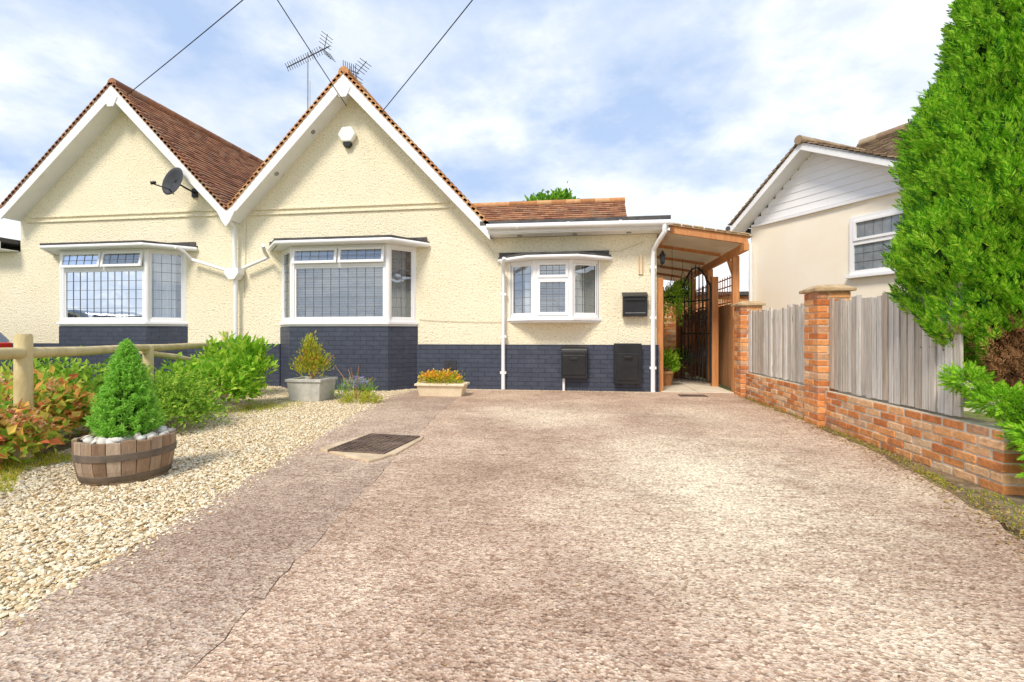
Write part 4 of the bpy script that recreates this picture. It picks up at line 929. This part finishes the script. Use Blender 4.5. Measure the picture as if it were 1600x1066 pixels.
# ------------------------------------------------------------ manhole cover
a=root('manhole_cover',(-1.7,3.75,0),'rusty dark double inspection cover set in a chipped concrete surround','manhole cover')
mc=V((-1.67,3.78,0)); ang=-.10; mu=V((math.cos(ang),math.sin(ang),0)); mn=V((-math.sin(ang),math.cos(ang),0))
mb=MB(); ol=[]; cor=[(-2.06,3.56),(-1.50,3.27),(-1.38,3.50),(-1.37,4.13),(-1.91,4.15)]
for i in range(5):
    (xa,ya),(xb,yb)=cor[i],cor[(i+1)%5]
    for k in range(6):
        f_=k/6; ol.append((xa+(xb-xa)*f_+random.uniform(-.014,.014),ya+(yb-ya)*f_+random.uniform(-.014,.014)))
mb.prism(ol,-.02,.030); obj(mb,'surround',CONC,a,bevel=.01)
for s in (-1,1):
    mb=MB(); mb.obox(mc,mu,mn,-.235,.245,(-.32 if s<0 else .006),(-.006 if s<0 else .32),.02,.040)
    for i in range(10):
        for j in range(6): mb.obox(mc,mu,mn,-.22+i*.045,-.22+i*.045+.028,s*.165-.13+j*.044,s*.165-.13+j*.044+.024,.040,.046)
    l_=obj(mb,'lid',IRON,a,bevel=.002)
    mb=MB(); mb.lathe([(.045,.047),(.045,.051),(.034,.051),(.034,.047)],mc+mn*s*.165,18,False); obj(mb,'lifting_ring',IRON,l_)
a=root('drain_grate',(1.6,7.5,0),'dark metal drain grate in the concrete by the path','drain')
mb=MB(); mb.box(1.45,1.85,7.42,7.66,.0,.018)
for i in range(9): mb.box(1.47+i*.042,1.47+i*.042+.02,7.44,7.64,.018,.024)
obj(mb,'grate',IRON,a)
n=3200; y=rng.uniform(1.2,7.6,n); x=np.interp(y,[1.2,2.3,3,4,5.5,7.6],[2.0,1.9,2.08,2.26,2.33,2.35])+rng.normal(size=n)*.08-.02+ (rng.random(n)**2)*.1
P=np.stack([x,y,np.full(n,.02)],1); leaves('leaf_litter',[(P,rdir(n)*np.array([1,1,.2]),np.tile([0,0,1.],(n,1))+rdir(n)*.4,.012+.02*rng.random(n),.009,0)],[LITTER],kind='stuff')
n=260; P=np.stack([rng.uniform(-1.5,2,n),rng.uniform(1.2,7.6,n),np.full(n,.018)],1); leaves('scattered_leaves',[(P,rdir(n)*np.array([1,1,.15]),np.tile([0,0,1.],(n,1))+rdir(n)*.3,.016,.008,0)],[LITTER],kind='stuff')
n=1500; y=np.concatenate([rng.uniform(2,3.6,n//2),3.4+rng.random(n-n//2)*4]); x=np.interp(y,[2,2.3,3,4,5.5,7.6],[1.95,1.95,2.12,2.3,2.35,2.36])+rng.random(n)*.08*(1+2*(y<3.2)); P=np.stack([x,y,np.full(n,.0)],1)
leaves('verge_moss',[(P,rdir(n)*.6+np.array([0,0,.6]),rdir(n),.015+.02*rng.random(n),.006,0)],[G_YEL],kind='stuff')
n=700; P=np.stack([rng.uniform(-2.7,1.2,n),7.94-np.abs(rng.normal(size=n))*.07,np.full(n,.014)],1); v_,t_=stones(P,.004+.006*rng.random(n)); fastmesh('wall_foot_grit',v_,t_,[STONE],kind='stuff')

# ------------------------------------------------------------ parked car
x1=-9.5; a=root('parked_car',(-11.4,6.05,0),'grey hatchback car parked beside the house','car')
prof=[(0,.28),(0,.62),(-.06,.85),(-.55,1.38),(-.75,1.44),(-1.9,1.44),(-2.7,.95),(-3.6,.82),(-3.85,.6),(-3.85,.28)]
mb=MB(); y0,y1=5.2,6.9
mb.xz([(x1+p,q) for p,q in prof],y0,y1)
for p in mb.v:
    if p.z>.9: p.y=6.05+(p.y-6.05)*.82
body=obj(mb,'body',CARP,a,bevel=.05,smooth=True)
for s in (-1,1):
    mb=MB(); yy=6.05+s*.77; mb.add([(x1-.45,yy,.92),(x1-.78,yy-s*.02,1.36),(x1-1.85,yy-s*.02,1.36),(x1-2.45,yy,.96)],[(0,1,2,3)]); obj(mb,'side_window',CARG,a)
mb=MB(); mb.add([(x1-.07,5.42,.90),(x1-.07,6.68,.90),(x1-.49,6.6,1.34),(x1-.49,5.5,1.34)],[(0,1,2,3)])
obj(mb,'rear_window',CARG,a)
for x in (x1-.75,x1-3.1):
    for s in (-1,1):
        mb=MB(); mb.tube([(x,6.05+s*.68,.3),(x,6.05+s*.87,.3)],.3,24); w=obj(mb,'wheel',RUBB,a,smooth=True); mb=MB(); mb.tube([(x,6.05+s*.86,.3),(x,6.05+s*.88,.3)],.18,14); obj(mb,'rim',GREYM,w,smooth=True)
for s in (-1,1):
    mb=MB(); mb.box(x1-.14,x1+.02,6.05+s*.70-.12,6.05+s*.70+.12,.62,.80); obj(mb,'tail_light',REDL,a,bevel=.02)

# ------------------------------------------------------------ world, sun, camera
w=bpy.data.worlds.new('World'); scene.world=w; w.use_nodes=True; nt=w.node_tree
bg=nt.nodes['Background']; out=nt.nodes['World Output']
SE,SA=math.radians(50),math.radians(198)
sky=nd(nt,'ShaderNodeTexSky'); sky.sky_type='NISHITA'; sky.sun_disc=False; sky.sun_elevation=SE; sky.sun_rotation=SA
hz=mix(nt,.8,sky.outputs[0],(3.6,4.8,7.0))
lk(nt,hz,bg.inputs[0]); bg.inputs[1].default_value=.15
tc=nd(nt,'ShaderNodeTexCoord'); sp=nd(nt,'ShaderNodeSeparateXYZ'); lk(nt,tc.outputs['Generated'],sp.inputs[0])
zc=math_(nt,'MAXIMUM',sp.outputs[2],0.); den=math_(nt,'ADD',zc,.22)
cb=nd(nt,'ShaderNodeCombineXYZ'); lk(nt,math_(nt,'DIVIDE',sp.outputs[0],den),cb.inputs[0]); lk(nt,math_(nt,'DIVIDE',sp.outputs[1],den),cb.inputs[1])
cb.inputs[2].default_value=3.3
n1=noi(nt,cb.outputs[0],1.5,10,.58)
n1b=noi(nt,cb.outputs[0],.45,2,.5)
f=math_(nt,'ADD',n1,math_(nt,'MULTIPLY',math_(nt,'SUBTRACT',n1b,.5),.5))
f=math_(nt,'ADD',f,math_(nt,'MULTIPLY',math_(nt,'SUBTRACT',.57,zc),.60))
f=math_(nt,'ADD',f,math_(nt,'MULTIPLY',sp.outputs[0],.17))
mask=rmp(nt,f,[(.40,.06),(.54,.5),(.70,.97)])
shade=rmp(nt,noi(nt,cb.outputs[0],2.4,8,.62),[(.34,(.62,.67,.745)),(.48,(.74,.765,.79)),(.62,(1.,.985,.955))])
b2=nd(nt,'ShaderNodeBackground'); lk(nt,shade,b2.inputs[0]); b2.inputs[1].default_value=1.45
mx=nd(nt,'ShaderNodeMixShader'); lk(nt,mask,mx.inputs[0]); lk(nt,bg.outputs[0],mx.inputs[1]); lk(nt,b2.outputs[0],mx.inputs[2]); lk(nt,mx.outputs[0],out.inputs[0])
sd=bpy.data.lights.new('sun','SUN'); sd.energy=3.6; sd.angle=math.radians(16); sd.color=(1,.90,.76)
so=bpy.data.objects.new('sun',sd); COL.objects.link(so)
dirv=V((math.sin(SA)*math.cos(SE),math.cos(SA)*math.cos(SE),math.sin(SE)))
so.rotation_euler=dirv.to_track_quat('Z','Y').to_euler()
cam=bpy.data.cameras.new('camera'); co=bpy.data.objects.new('camera',cam); COL.objects.link(co)
co.location=(0,0,.92); co.rotation_euler=(math.radians(90),0,math.radians(8.14)); cam.sensor_width=36; cam.lens=755/1600*36; cam.shift_y=-9/1600; cam.clip_end=1500; cam.clip_start=.05
scene.camera=co
scene.view_settings.view_transform='Standard'; scene.view_settings.look='None'; scene.view_settings.exposure=0
